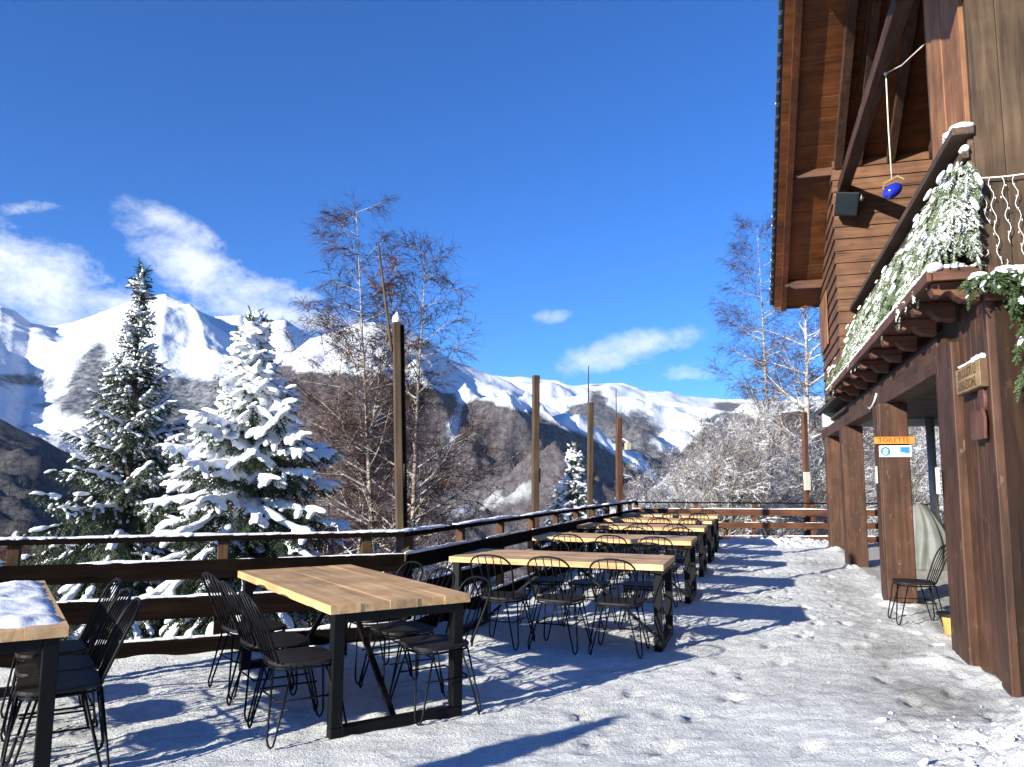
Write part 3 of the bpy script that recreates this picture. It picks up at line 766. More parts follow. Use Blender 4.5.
# roof
def slope_pt(x, a, dz=0): return (x, a, rz_at(a) + dz)
m = MB(); R = random.Random(8); a = ROOF_A
while a > RIDGE + .01:
    a1 = max(RIDGE, a - .165)
    n = len(m.v); g = .004; dz = R.uniform(0, .004)
    for (aa) in (a, a1 + g):
        for dd in (dz, .05):
            m.v += [(-verge(aa) + .03, aa, rz_at(aa) + dd), (7.0, aa, rz_at(aa) + dd)]
    m.f += [(n, n + 1, n + 5, n + 4), (n + 2, n + 6, n + 7, n + 3), (n, n + 2, n + 3, n + 1), (n + 4, n + 5, n + 7, n + 6), (n, n + 4, n + 6, n + 2), (n + 1, n + 3, n + 7, n + 5)]
    a = a1
roof = m.build('roof', M['soffit'], B)
m = MB()       # far slope covering and the slope towards the camera
for (aa, ab) in ((ROOF_A + .05, RIDGE), (RIDGE, -1.3)):
    n = len(m.v)
    for q in (aa, ab):
        zq = rz_at(q) if q <= ROOF_A else rz_at(q)
        m.v += [(-verge(q), q, zq + .054), (7.05, q, zq + .054), (-verge(q), q, zq + .12), (7.05, q, zq + .12)]
    m.f += [(n, n + 1, n + 5, n + 4), (n + 2, n + 6, n + 7, n + 3), (n, n + 2, n + 3, n + 1), (n + 4, n + 5, n + 7, n + 6), (n, n + 4, n + 6, n + 2), (n + 1, n + 3, n + 7, n + 5)]
m.build('roof_covering', M['tile'], roof)
m = MB()
for (aa, ab) in ((ROOF_A + .03, RIDGE), (RIDGE, -1.25)):
    n = len(m.v)
    for q in (aa, ab):
        m.v += [(-verge(q) + .1, q, rz_at(q) + .125), (6.9, q, rz_at(q) + .125), (-verge(q) + .14, q, rz_at(q) + .24), (6.9, q, rz_at(q) + .24)]
    m.f += [(n, n + 1, n + 5, n + 4), (n + 2, n + 6, n + 7, n + 3), (n, n + 2, n + 3, n + 1), (n + 4, n + 5, n + 7, n + 6), (n, n + 4, n + 6, n + 2), (n + 1, n + 3, n + 7, n + 5)]
m.build('roof_snow', M['pillow'], roof)
tl = MB(); sn = MB(); a = ROOF_A + .02      # tile ends along the verge
while a > RIDGE:
    v = verge(a); m_ = Matrix.Rotation(-math.atan(SL), 3, 'X')
    tl.box((-v - .028, a - .09, rz_at(a - .09) + .075), (.05, .165, .085), m_)
    if R.random() < .35: sn.blob((-v - .05, a - .17, rz_at(a - .17) + .10 + R.uniform(-.02, .02)), (0, 1, -.5), (.02, .012, .012), R, 6, 4)
    a -= .185
vt = tl.build('verge_tiles', M['tile'], B, .012); sn.build('snow', M['snow'], vt, smooth=True)
def raft(o, w, h, a0, a1, off, mat, name='rafter', dv=0):
    m = MB(); n = len(m.v)
    for q in (a0, a1):
        x = -o if not dv else -(verge(q) - dv)
        for xx in (x - w / 2, x + w / 2):
            m.v += [(xx, q, rz_at(q) - off - h), (xx, q, rz_at(q) - off)]
    m.f += [(n, n + 2, n + 3, n + 1), (n + 4, n + 5, n + 7, n + 6), (n, n + 4, n + 6, n + 2), (n + 1, n + 3, n + 7, n + 5), (n, n + 1, n + 5, n + 4), (n + 2, n + 6, n + 7, n + 3)]
    return m.build(name, mat, B, .008)
raft(0, .055, .12, ROOF_A + .04, RIDGE, -.05, M['rafter'], 'bargeboard', .0)
raft(0, .11, .12, ROOF_A - .05, RIDGE, .003, M['rafter'], 'rafter', .20)
raft(.22, .13, .22, 6.46, RIDGE, .003, M['beam'])
raft(-.08, .11, .20, 6.46, RIDGE, .003, M['beam'])
raft(-.55, .12, .20, 6.46, RIDGE, .003, M['beam'])
raft(-1.15, .12, .20, 6.46, RIDGE, .003, M['beam'])
MB().span(-verge(ROOF_A) + .02, 4.2, ROOF_A - .005, ROOF_A + .035, ROOF_Z - .04, ROOF_Z + .06).build('eave_board', M['rafter'], B, .005)
for (a, zz, x1) in ((6.72, 6.50, -.02), (8.95, 5.16, -.30)):
    p = [(-.98, .15), (-.98, .05), (-.93, .03), (-.9, .06), (-.86, .02), (-.8, -.01), (x1, -.01), (x1, .15)]
    m = MB(); m.prism(p, lambda u, v, w: (u, w, zz + v), a - .07, a + .07); m.build('purlin_end', M['joist'], B, .008)
MB().span(-.25, -.09, 1.245, 6.46, 6.08, 6.26).build('tie_beam', M['beam'], B, .012)
# white cable end on the beam
m = MB(); m.tube([(-.035, 5.9, 2.60), (-.05, 5.6, 2.55), (-.055, 5.35, 2.57), (-.05, 5.15, 2.62), (-.035, 5.05, 2.71)], .013, 6); m.build('cable', M['white'], B, smooth=True)

def place(name, label, cat, a, o, z, rz=0, group=None):
    p = cw(a, o, z); return empty(name, p, -ANG + rz, label=label, cat=cat, group=group)
def textmesh(txt, size, ext, mat, name, parent, loc, rot):
    cu = bpy.data.curves.new(name, 'FONT'); cu.body = txt; cu.size = size; cu.extrude = ext; cu.align_x = 'CENTER'; cu.align_y = 'CENTER'; cu.resolution_u = 2
    t = bpy.data.objects.new('tmp', cu); COL.objects.link(t)
    bpy.context.view_layer.update()
    me = bpy.data.meshes.new_from_object(t.evaluated_get(bpy.context.evaluated_depsgraph_get()))
    bpy.data.objects.remove(t); me.materials.clear(); me.materials.append(mat)
    o = bpy.data.objects.new(name, me); COL.objects.link(o); o.parent = parent; o.location = loc; o.rotation_euler = rot
    return o
# signs on the second post (front face looks at the camera: local -y)
s1 = place('toilet_sign', 'orange wooden sign reading TOILETTE on the post behind the lone chair', 'sign', 4.385, -.045, 2.035)
MB().box((0, -.013, 0), (.47, .022, .092)).build('board', M['orange'], s1, .006)
textmesh('TOILETTE', .084, .002, M['letter'], 'lettering', s1, (-.01, -.0275, 0), (PI / 2, 0, 0))
s2 = place('mask_sign', 'small blue and white safety sign with round pictogram below the orange sign', 'sign', 4.385, -.05, 1.895)
MB().box((0, -.009, 0), (.375, .012, .145)).build('plate', M['white'], s2, .004)
g = MB(); g.prism([(math.cos(2 * PI * k / 28) * .058, math.sin(2 * PI * k / 28) * .058) for k in range(28)], lambda u, v, w: (u - .115, w, v), -.0185, -.0165)
dsk = g.build('pictogram_disc', M['blue'], s2)
g = MB(); g.prism([(-.022, .028), (.004, .036), (.026, .024), (.03, .004), (.02, -.004), (-.03, .006)], lambda u, v, w: (u - .115, w, v), -.0215, -.0195)
g.prism([(-.034, -.004), (.018, -.012), (.024, -.03), (-.004, -.04), (-.028, -.03)], lambda u, v, w: (u - .115, w, v), -.0215, -.0195); g.build('face_symbol', M['white'], dsk)
g = MB(); g.span(.055, .165, -.0185, -.0165, -.012, .055); g.span(.1, .165, -.0185, -.0165, -.03, -.014); g.span(-.045, -.038, -.0185, -.0165, -.055, .058)
for k, w in enumerate((.08, .07, .085, .06)): g.span(-.03, -.03 + w, -.0185, -.0165, .034 - k * .022, .042 - k * .022)
g.span(-.03, .16, -.0185, -.0165, -.052, -.046); g.build('printed_text', M['blue'], s2)
s3 = place('paper_notice', 'small cream notice fixed to the left side of the signed post', 'notice', 4.62, .145, 1.6)
MB().box((-.005, 0, 0), (.006, .16, .22)).build('sheet', M['paper'], s3)
s4 = place('paper_notice', 'small white notice at the edge of the thick framing post by the porch', 'notice', 1.45, .085, 1.52)
MB().box((-.005, 0, 0), (.006, .13, .24)).build('sheet', M['white'], s4)
# carved plaque on the sunk panel, facing the terrace (local -x)
s5 = place('carved_plaque', 'pale carved wooden plaque with two lines of lettering and snow on its top edge', 'sign', .40, .02, 2.33)
MB().box((0, 0, 0), (.05, .72, .22)).build('board', M['plaque_dark'], s5, .006)
MB().box((-.0285, 0, 0), (.006, .70, .20)).build('face', M['plaque'], s5, .002)
textmesh('BROUSTI LI', .105, .003, M['plaque_dark'], 'lettering', s5, (-.034, .01, .045), (PI / 2, 0, -PI / 2))
textmesh('AMAZIONI', .105, .003, M['plaque_dark'], 'lettering', s5, (-.034, .02, -.05), (PI / 2, 0, -PI / 2))
g = MB()
for k in range(8): g.blob((0, -.30 + k * .08, .122), (0, 1, 0), (.07, .03, .014 + (.02 if k < 3 else 0)), R, 7, 5)
g.build('snow', M['snow'], s5, smooth=True)
s6 = place('wooden_ornament', 'reddish wooden cut-out of two rounded shapes hanging under the carved plaque', 'ornament', .24, .0, 2.04)
def lump(cx, cz, pts): return [(cx + u, cz + v) for u, v in pts]
oval = [(math.cos(2 * PI * k / 20) * .085, math.sin(2 * PI * k / 20) * .11) for k in range(20)]
MB().prism(lump(-.05, .10, oval), lambda u, v, w: (w, u, v), -.022, .02).build('upper_shape', M['ornament'], s6, .005)
body = [(-.17, -.18), (-.19, -.02), (-.15, .06), (-.06, .03), (.05, .06), (.16, .05), (.21, -.06), (.2, -.16), (.12, -.18)]
MB().prism(lump(0, -.03, body), lambda u, v, w: (w, u, v), -.045, -.0225).build('lower_shape', M['ornament'], s6, .006)
# loudspeaker on the room corner
s7 = place('loudspeaker', 'black box loudspeaker mounted high on the clapboard corner under the roof', 'loudspeaker', 6.22, .14, 5.83)
Rm = Matrix.Rotation(.5, 3, 'Z') @ Matrix.Rotation(-.38, 3, 'X') @ Matrix.Rotation(.18, 3, 'Y')
Rm = Matrix.Rotation(-.25, 3, 'Z') @ Matrix.Rotation(.32, 3, 'X') @ Matrix.Rotation(.2, 3, 'Y')
MB().box((0, 0, 0), (.34, .24, .36), Rm).build('cabinet', M['black'], s7, .015)
MB().box(Rm @ Vector((0, -.122, 0)), (.30, .008, .32), Rm).build('grille', M['darkglass'], s7, .003)
g = MB(); g.tube([Rm @ Vector((.172, -.02, .1)), Rm @ Vector((.195, -.02, .1))], .05, 14); g.tube([Rm @ Vector((.2, .05, .1)), (.24, .24, .12)], .02, 8); g.build('bracket', M['white'], s7, smooth=False)
# blue ball on a cord from the tie beam
bl = place('hanging_ball', 'cobalt blue glass ball hanging from a pale cord below the tie beam', 'ornament', 2.6, .13, 4.70)
g = MB(); g.blob((0, 0, 0), (1, .2, .35), (.135, .095, .095), random.Random(1), 20, 12); 
for i, v in enumerate(g.v): pass
ballm = MB(); seg, rings = 22, 14
for i in range(rings + 1):
    t = PI * i / rings
    for k in range(seg):
        a = 2 * PI * k / seg; ballm.v.append((math.cos(t) * .10, math.sin(t) * math.cos(a) * .082, math.sin(t) * math.sin(a) * .082 + math.cos(t) * .03))
for i in range(rings):
    for k in range(seg): ballm.f.append((i * seg + k, (i + 1) * seg + k, (i + 1) * seg + (k + 1) % seg, i * seg + (k + 1) % seg))
ballm.build('ball', M['ball'], bl, smooth=True)
g = MB(); g.bar((-.09, 0, .09), (.07, 0, .17), .02, .02); g.bar((.06, 0, .16), (.12, 0, .12), .02, .02); g.bar((-.08, 0, .08), (-.1, 0, .02), .016, .016); g.build('yoke', M['plaque'], bl)
g = MB(); g.tube([(.0, 0, .14), (-.005, 0, .7), (.0, 0, 1.38)], .008, 6); g.tube([(0, 0, 1.38), (.08, -.45, 1.22), (.14, -1.2, 1.02)], .007, 6); g.blob((0, 0, 1.40), (0, 0, 1), (.05, .03, .03), R, 8, 6); g.build('cord', M['rope'], bl, smooth=True)
# icicle string lights
il = place('string_lights', 'white icicle string lights drooping against the grey upper boards', 'string lights', -.06, 0, 3.81)
g = MB(); pts = [(-.07 + .45 * k / 14, 0, -.012 * math.sin(PI * k / 14)) for k in range(15)]; g.tube(pts, .006, 5); g.build('wire', M['white'], il, smooth=True)
R = random.Random(4)
for x, l in ((-.05, .60), (.015, .36), (.075, .68), (.155, .52), (.235, .62), (.31, .4)):
    g = MB(); pts = []; n = int(l / .03)
    for k in range(n + 1): pts.append((x + .014 * math.sin(k * 1.1 + x * 40) + .03 * k / n, R.uniform(-.004, .004), -.01 - l * k / n))
    if l > .55: e = pts[-1]; pts += [(e[0] + .02, e[1], e[2] - .01), (e[0] + .04, e[1], e[2] + .015), (e[0] + .035, e[1], e[2] + .04)]
    g.tube(pts, .0024, 5)
    for k in range(2, n, 3): g.blob((pts[k][0] + R.choice((-.012, .010)), pts[k][1], pts[k][2] - .008), (0, 0, 1), (.010, .0045, .0045), R, 5, 4)
    g.build('strand', M['white'], il, smooth=True)
# covered thing in the porch
tp = place('covered_heater', 'object under a loose grey tarpaulin standing in the porch', 'covered object', 9.15, -1.25, 0)
g = MB(); n = 64; rings = 26
for i in range(rings + 1):
    t = i / rings; z = 1.12 * (1 - t)
    rr = .10 + .26 * min(1, t * 1.6) ** .7 + .05 * t
    for k in range(n):
        a = 2 * PI * k / n
        f = 1 + (.06 + .16 * t) * (abs(math.sin(a * 4.5 + .9 * math.sin(t * 3))) - .5) + .07 * t * math.sin(a * 10 + 2 + t) + .04 * math.sin(a * 17 + 3 * t)
        g.v.append((rr * f * math.cos(a) * 1.02 - .10 * (1 - t) ** 2 + .04 * math.sin(t * 4), rr * f * math.sin(a) * .9, z + .02 * math.sin(a * 3) * (1 - t)))
for i in range(rings):
    for k in range(n): g.f.append((i * n + k, (i + 1) * n + k, (i + 1) * n + (k + 1) % n, i * n + (k + 1) % n))
g.f.append(tuple(range(n))); g.build('tarpaulin', M['tarp'], tp, smooth=True)
bk = place('yellow_bin', 'yellow tub with black lid half hidden behind the thick framing post', 'tub', 2.35, -.19, 0)
g = MB(); g.prism([(math.cos(2 * PI * k / 24), math.sin(2 * PI * k / 24)) for k in range(24)], lambda u, v, w: (u * (.11 + w * .12), v * (.11 + w * .12), w), .01, .19); g.build('tub', M['yellow'], bk, .008)
g = MB(); g.prism([(math.cos(2 * PI * k / 24) * .15 - .03, math.sin(2 * PI * k / 24) * .15) for k in range(24)], lambda u, v, w: (u, v, w), .192, .22); g.build('lid', M['black'], bk, .006)

# ---- cut spruce branches
def spray(mb, ms, p, d, length, R, nl=.05, nr=.0045, snow=.0, droop=.5, sub=True, step=.02):
    p = Vector(p); d = Vector(d).normalized(); q = p.copy(); L = 0; side = d.cross(Vector((0, 0, 1)))
    if side.length < .05: side = Vector((1, 0, 0))
    side.normalize()
    i = 0
    while L < length:
        d = (d + Vector((R.uniform(-.06, .06), R.uniform(-.06, .06), -droop * step * 1.6 + R.uniform(-.04, .04)))).normalized()
        q2 = q + d * step; t = L / length; k = nl * (1 - .5 * t)
        up = side.cross(d)
        for sg in (-1, 1):
            v = (side * sg * R.uniform(.5, 1) + d * R.uniform(.5, 1.0) + up * R.uniform(-.35, .45)).normalized()
            mb.spike(q, q + v * k * R.uniform(.8, 1.2), nr)
        if i % 2 == 0: mb.spike(q, q + (up * R.uniform(.3, .9) + d + side * R.uniform(-.4, .4)).normalized() * k, nr)
        if sub and i % 4 == 2 and t < .8:
            for sg in (-1, 1):
                if R.random() < .8: spray(mb, ms, q, side * sg * .8 + d * .8 + Vector((0, 0, -.15)), length * (1 - t) * .5 * R.uniform(.7, 1.1), R, nl * .85, nr, snow, droop, False, step)
        if ms is not None and R.random() < snow:
            r = R.uniform(.5, 1.3) * nl * .55
            ms.blob(q + Vector((0, 0, nl * .12)), d, (r * 1.9, r * .8, r * .5), R, 6, 4)
        q = q2; L += step; i += 1
    mb.tube([p, q], [nr * 1.6, nr], 3, False)
R = random.Random(21)
gr = place('spruce_garland', 'snow-dusted cut spruce branches covering the side of the balcony railing', 'garland', 0, 0, 0)
gn, gs = MB(), MB()
for i in range(620):
    a = R.uniform(.02, 8.25) if i > 130 else R.uniform(-.04, 1.1); near = a < 1.3
    z = R.uniform(3.30, 3.98) if not near else R.uniform(3.3, 4.02); o = .10 + (3.95 - z) * .24 + R.uniform(-.02, .05)
    spray(gn, gs, (-o, a, z), (-.45, R.uniform(-.7, .5), -.75 - R.random() * .7), R.uniform(.22, .40), R, .052, .0075, .05 if near else .02, 1.6, True, .026)
for i in range(60):
    a = R.uniform(.02, 1.2) if i < 20 else R.uniform(1., 8.3); z = R.uniform(3.2, 3.95); o = .16 + (3.95 - z) * .30
    r = R.uniform(.014, .03); gs.blob((-o - .05, a, z), (-.5, R.uniform(-.4, .4), -.8), (r * 2.0, r, r * .6), R, 7, 5)
for i in range(46):
    zz = R.uniform(3.38, 3.95); spray(gn, gs, (-.06 - (3.95 - zz) * R.random() * .5, -.02 - .05 * R.random(), zz), (R.uniform(-.6, .35), -.5, -.8), R.uniform(.2, .34), R, .052, .0075, .05, 1.6, True, .026)
gn.build('needles', M['garland_snow'], gr); gs.build('snow', M['snow'], gr, smooth=True)
gr = place('spruce_garland', 'green spruce garland hanging down the front corner below the balcony floor', 'garland', 0, 0, 0)
gn, gs = MB(), MB()
for i in range(70):
    x = R.uniform(-.12, .5); spray(gn, gs, (x, -.10 - R.random() * .08, 3.02 + R.uniform(-.04, .03)), (R.uniform(-.9, .6), -.5, R.uniform(-.5, .1)), R.uniform(.16, .3), R, .05, .0055, .05, 2.2, True, .024)
for i in range(120):
    z = R.uniform(2.25, 3.0); x = .27 + R.uniform(-.10, .28) - (z - 2.9) * .02
    spray(gn, gs, (x, -.10 - R.random() * .1, z), (R.uniform(-.7, .6), -.4, -.7), R.uniform(.14, .3), R, .05, .0055, .015, 2.2, True, .024)
for i in range(46):
    x = .08 + i * .01; gs.blob((x, -.16 + R.uniform(-.03, .03), 3.055 + R.uniform(-.01, .02)), (1, R.uniform(-.4, .4), 0), (.05, .022, .016), R, 6, 4)
gn.build('needles', M['garland'], gr); gs.build('snow', M['snow'], gr, smooth=True)
gr = place('spruce_garland', 'snowy spruce branches tied to the front balcony railing at the right edge', 'garland', 0, 0, 0)
gn, gs = MB(), MB()
for i in range(130):
    x = R.uniform(.30, .95); z = R.uniform(3.12, 4.0)
    spray(gn, gs, (x, -.53, z), (R.uniform(-.7, .5), -.6, -.6), R.uniform(.16, .3), R, .05, .0055, .12, 1.8, True, .026)
gn.build('needles', M['garland_snow'], gr); gs.build('snow', M['snow'], gr, smooth=True)
# ------------------------------------------------------------------ terrain below and beyond the terrace
def px_of_az(phi): return 512 + F * math.tan(phi) / 1.0
def az_of_px(x): return math.atan((x - 512) / F)
def smooth(t): t = max(0., min(1., t)); return t * t * (3 - 2 * t)
def interp(x, pts):
    if x <= pts[0][0]: return pts[0][1]
    for (x0, y0), (x1, y1) in zip(pts, pts[1:]):
        if x <= x1: return y0 + (y1 - y0) * smooth((x - x0) / (x1 - x0)) if False else y0 + (y1 - y0) * (x - x0) / (x1 - x0)
    return pts[-1][1]
LEFTP = [(0, -.75), (7, -.8), (9, -1.1), (12, -2.2), (16, -3.6), (24, -5.5), (40, -9), (80, -17), (150, -30), (300, -60), (700, -140), (1500, -230), (9000, -300)]
RIGHTP = [(0, -.75), (18, -.75), (22, -.7), (26, -.9), (32, -1.6), (45, -3), (80, -8), (150, -18), (300, -40), (700, -100), (1500, -200), (9000, -300)]
def th(X, Y):
    r = math.hypot(X, Y); phi = math.atan2(X, Y); t = smooth((phi - .02) / .22)
    if abs(phi) > 1.6: t = 1
    z = interp(r, LEFTP) * (1 - t) + interp(r, RIGHTP) * t
    return z + (.10 * fbm(X * .5, Y * .5, 1, 4) + .35 * min(1, r / 60) * fbm(X * .12, Y * .12, 2, 4)) * min(1, max(0, (r - 5) / 6))
rl_ = [.5, 3, 5, 6]; 
while rl_[-1] < 9000: rl_.append(rl_[-1] * 1.055)
na = 260; vv = []; ff = []
for r in rl_:
    for k in range(na):
        ph = -PI + 2 * PI * k / na; X, Y = r * math.sin(ph), r * math.cos(ph); vv.append((X, Y, th(X, Y)))
for j in range(len(rl_) - 1):
    for k in range(na): a = j * na + k; b = j * na + (k + 1) % na; ff.append((a, a + na, b + na, b))
me = bpy.data.meshes.new('snowfield'); me.from_pydata(vv, [], ff); me.update(); me.polygons.foreach_set('use_smooth', [True] * len(me.polygons))
me.materials.append(snowmat('field_snow', bs=.6, scale=3, dist=.1)); o = bpy.data.objects.new('snowfield', me); COL.objects.link(o); o['kind'] = 'structure'

def mountmat(name, brown, fine, kmin=.62):
    m, nt, b = newmat(name)
    at = N(nt, 'ShaderNodeAttribute', attribute_name='wooded'); tc = mapped(nt, (1, 1, 1))
    n = noisenode(nt, tc, fine, 5, .75); n2 = noisenode(nt, tc, fine * .12, 5, .65); n3 = noisenode(nt, tc, fine * .03, 4, .6)
    f = maths(nt, 'ADD', at.outputs['Fac'], maths(nt, 'MULTIPLY', maths(nt, 'SUBTRACT', n2, .5), .9))
    f = maths(nt, 'ADD', f, maths(nt, 'MULTIPLY', maths(nt, 'SUBTRACT', n3, .5), .7))
    tr = ramp(nt, n, [(.36, (.0,) * 3), (.60, (1,) * 3)])
    dens = ramp(nt, f, [(.28, (0,) * 3), (.52, (1,) * 3)])
    k = maths(nt, 'MULTIPLY', dens, maths(nt, 'ADD', kmin, maths(nt, 'MULTIPLY', tr, .98 - kmin)))
    rk = N(nt, 'ShaderNodeAttribute', attribute_name='rock')
    rn = maths(nt, 'ADD', rk.outputs['Fac'], maths(nt, 'MULTIPLY', maths(nt, 'SUBTRACT', n, .5), 1.1))
    rd = ramp(nt, rn, [(.62, (0,) * 3), (.78, (.85,) * 3)])
    col = mixc(nt, k, (.66, .69, .74), brown); col = mixc(nt, rd, col, (.11, .10, .10))  # snow dulled and tinted blue, distance haze put into its colour
    nt.links.new(col, b.inputs['Base Color']); b.inputs['Roughness'].default_value = .9; b.inputs['Specular IOR Level'].default_value = .1
    bh = maths(nt, 'ADD', n2, maths(nt, 'MULTIPLY', maths(nt, 'MULTIPLY', n, dens), .5))
    bump(nt, b, bh, .5, 1.6 / fine)
    return m
RNG = {}
def mountain(name, label, sil, r0, r1, z0, amp, freq, seed, brown, fine, wooded, p=1.15, x0=None, x1=None, step=2.5, nv=120, crestvar=.12, spur=(), kmin=.62):
    x0 = sil[0][0] if x0 is None else x0; x1 = sil[-1][0] if x1 is None else x1
    n = int((x1 - x0) / step) + 1; V = []; FF = []; wd = []; rk = []; nb = 26
    def height(xp, v):
        ph = az_of_px(xp); el = math.atan2(0, 1)
        rr = Vector(ray(xp, interp(xp, sil))); te = rr.z / math.hypot(rr.x, rr.y)
        cv = 1 + crestvar * fbm(xp * .006, seed, 0, 3)
        R1 = r1 * cv
        sp = rr.normalized(); phi = math.atan2(rr.x, rr.y)
        if v <= 1:
            r = r0 + (R1 - r0) * v
            H = EYE + R1 * te
            z = z0 + (H - z0) * (v ** p)
            env = (v * (1 - v) * 4) ** .6 if v < .5 else max(.10, (1 - v) * 2) ** .8
        else:
            r = R1 + (v - 1) * (r1 - r0); H = EYE + R1 * te; z = H - (v - 1) * (H - z0) * 1.1; env = .1 + min(1, (v - 1) * 4)
        for (sa, _y, sb, v0, am, wr, wl) in spur:      # a rib that runs down from the crest
            if v0 < v < 1.3:
                d = xp - (sb + (sa - sb) * min(1, (v - v0) / (1 - v0))); k = 1 - (d / wr if d > 0 else -d / wl)
                if k > 0: z += am * k * min(1, (v - v0) * 4) * (1 - .75 * smooth((v - .75) / .25))
        X, Y = r * math.sin(phi), r * math.cos(phi)
        q = noise.ridged_multi_fractal(Vector((X * freq, Y * freq, seed)), 1.0, 2.1, 6, 1.0, 2.0) - 1.1
        q2 = fbm(X * freq * 4, Y * freq * 4, seed + 3, 4)
        z += (q * amp + q2 * amp * .18) * env
        return X, Y, z, q
    for j in range(nv + nb):
        v = (j / (nv - 1)) if j < nv else 1 + (j - nv + 1) / nb * .35
        for i in range(n):
            xp = x0 + (x1 - x0) * i / (n - 1)
            X, Y, z, q = height(xp, v); V.append((X, Y, z))
            pp = proj((X, Y, z)); w, rr_ = wooded(pp[0], pp[1], X, Y, q, v); wd.append(w); rk.append(rr_)
    tot = nv + nb
    for j in range(tot - 1):
        for i in range(n - 1): a = j * n + i; FF.append((a, a + 1, a + n + 1, a + n))
    me = bpy.data.meshes.new(name); me.from_pydata(V, [], FF); me.update(); me.polygons.foreach_set('use_smooth', [True] * len(me.polygons))
    for nm, d in (('wooded', wd), ('rock', rk)): at = me.attributes.new(nm, 'FLOAT', 'POINT'); at.data.foreach_set('value', d)
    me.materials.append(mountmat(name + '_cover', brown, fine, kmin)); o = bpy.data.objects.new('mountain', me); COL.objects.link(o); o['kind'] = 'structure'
    RNG[name] = height
def ell(x, y, cx, cy, rx, ry, tilt=0):
    dx, dy = x - cx, y - cy; c, s = math.cos(tilt), math.sin(tilt)
    return math.exp(-(((dx * c + dy * s) / rx) ** 2 + ((dy * c - dx * s) / ry) ** 2))
# far left snow peak
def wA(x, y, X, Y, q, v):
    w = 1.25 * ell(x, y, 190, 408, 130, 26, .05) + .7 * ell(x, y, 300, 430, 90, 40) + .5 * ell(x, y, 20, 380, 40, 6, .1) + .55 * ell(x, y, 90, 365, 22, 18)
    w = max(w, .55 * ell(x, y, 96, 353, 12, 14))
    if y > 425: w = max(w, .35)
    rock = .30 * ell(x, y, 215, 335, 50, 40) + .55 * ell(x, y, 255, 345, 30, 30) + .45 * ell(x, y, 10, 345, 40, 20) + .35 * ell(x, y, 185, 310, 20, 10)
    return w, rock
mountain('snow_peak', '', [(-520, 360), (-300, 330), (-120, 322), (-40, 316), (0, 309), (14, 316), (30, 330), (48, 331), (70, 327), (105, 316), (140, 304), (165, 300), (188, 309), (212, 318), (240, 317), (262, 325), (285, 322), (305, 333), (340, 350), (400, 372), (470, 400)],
         1500, 4600, -260, 110, .0011, 3.3, (.022, .018, .025), .045, wA, 1.0, step=2.2, spur=[(165, 300, 225, .45, 150, 45, 190), (30, 330, 60, .6, 60, 25, 70), (285, 322, 300, .6, 70, 30, 60)])  # forest colour darkened towards navy in place of shade
# wooded spur low on the left, its shadow painted in as darker colour
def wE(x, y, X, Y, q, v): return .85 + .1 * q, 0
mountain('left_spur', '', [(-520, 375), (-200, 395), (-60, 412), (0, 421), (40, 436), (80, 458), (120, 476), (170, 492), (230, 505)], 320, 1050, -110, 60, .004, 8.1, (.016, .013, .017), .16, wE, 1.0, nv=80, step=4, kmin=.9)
# central mountain, brown bare forest under a white crest
def wB(x, y, X, Y, q, v):
    t = interp(x, [(240, 360), (330, 372), (380, 378), (420, 385), (470, 396), (530, 412), (590, 438), (660, 485)])
    w = smooth((y - t + 10) / 22) * .95
    w -= .7 * ell(x, y, 452, 430, 9, 45, .35) + .40 * ell(x, y, 515, 492, 55, 26, -.25) + .45 * ell(x, y, 440, 505, 40, 22)
    w += .5 * ell(x, y, 425, 470, 22, 34) + .25 * ell(x, y, 600, 475, 60, 16, .55)
    return w, .35 * ell(x, y, 400, 350, 60, 30)
mountain('central_mountain', '', [(190, 420), (240, 392), (280, 360), (310, 341), (345, 332), (375, 326), (400, 331), (425, 342), (450, 357), (480, 373), (510, 387), (545, 405), (580, 425), (620, 452), (650, 478), (680, 505), (720, 530)],
         620, 2300, -190, 190, .0016, 5.7, (.042, .028, .030), .09, wB, 1.0, step=2.0, nv=150, kmin=.86)
# far white ridge on the right with wooded spurs
def wC(x, y, X, Y, q, v):
    t = interp(x, [(440, 410), (520, 412), (560, 424), (600, 432), (640, 428), (680, 440), (740, 440), (900, 430)])
    w = smooth((y - t + 24 + 22 * math.sin(x * .045) - 16 * q) / 26) * .95
    w = max(w, .75 * ell(x, y, 598, 408, 12, 22, -.2)) ; w = max(w, .8 * ell(x, y, 640, 430, 22, 24), .5 * ell(x, y, 568, 408, 6, 5), .5 * ell(x, y, 545, 410, 8, 5))
    return w, .2
mountain('white_ridge', '', [(380, 400), (430, 386), (470, 377), (500, 378), (525, 379), (545, 380), (575, 384), (600, 384), (622, 385), (645, 391), (670, 392), (695, 393), (730, 398), (780, 401), (850, 398), (950, 392), (1100, 385), (1400, 360)],
         1700, 5200, -330, 300, .0009, 1.9, (.036, .026, .031), .05, wC, 1.05, step=2.2, nv=130, kmin=.78)
# near frosted hillside behind the building
def wD(x, y, X, Y, q, v): return .30 + .3 * fbm(X * .02, Y * .02, 4, 3) + .95 * ell(x, y, 800, 445, 75, 28), 0
mountain('right_hillside', '', [(610, 530), (650, 505), (680, 478), (705, 452), (735, 432), (775, 420), (830, 415), (900, 405), (1000, 390), (1150, 370), (1400, 340)], 60, 420, -12, 18, .008, 4.4, (.10, .066, .055), .35, wD, .8, nv=80, step=4)

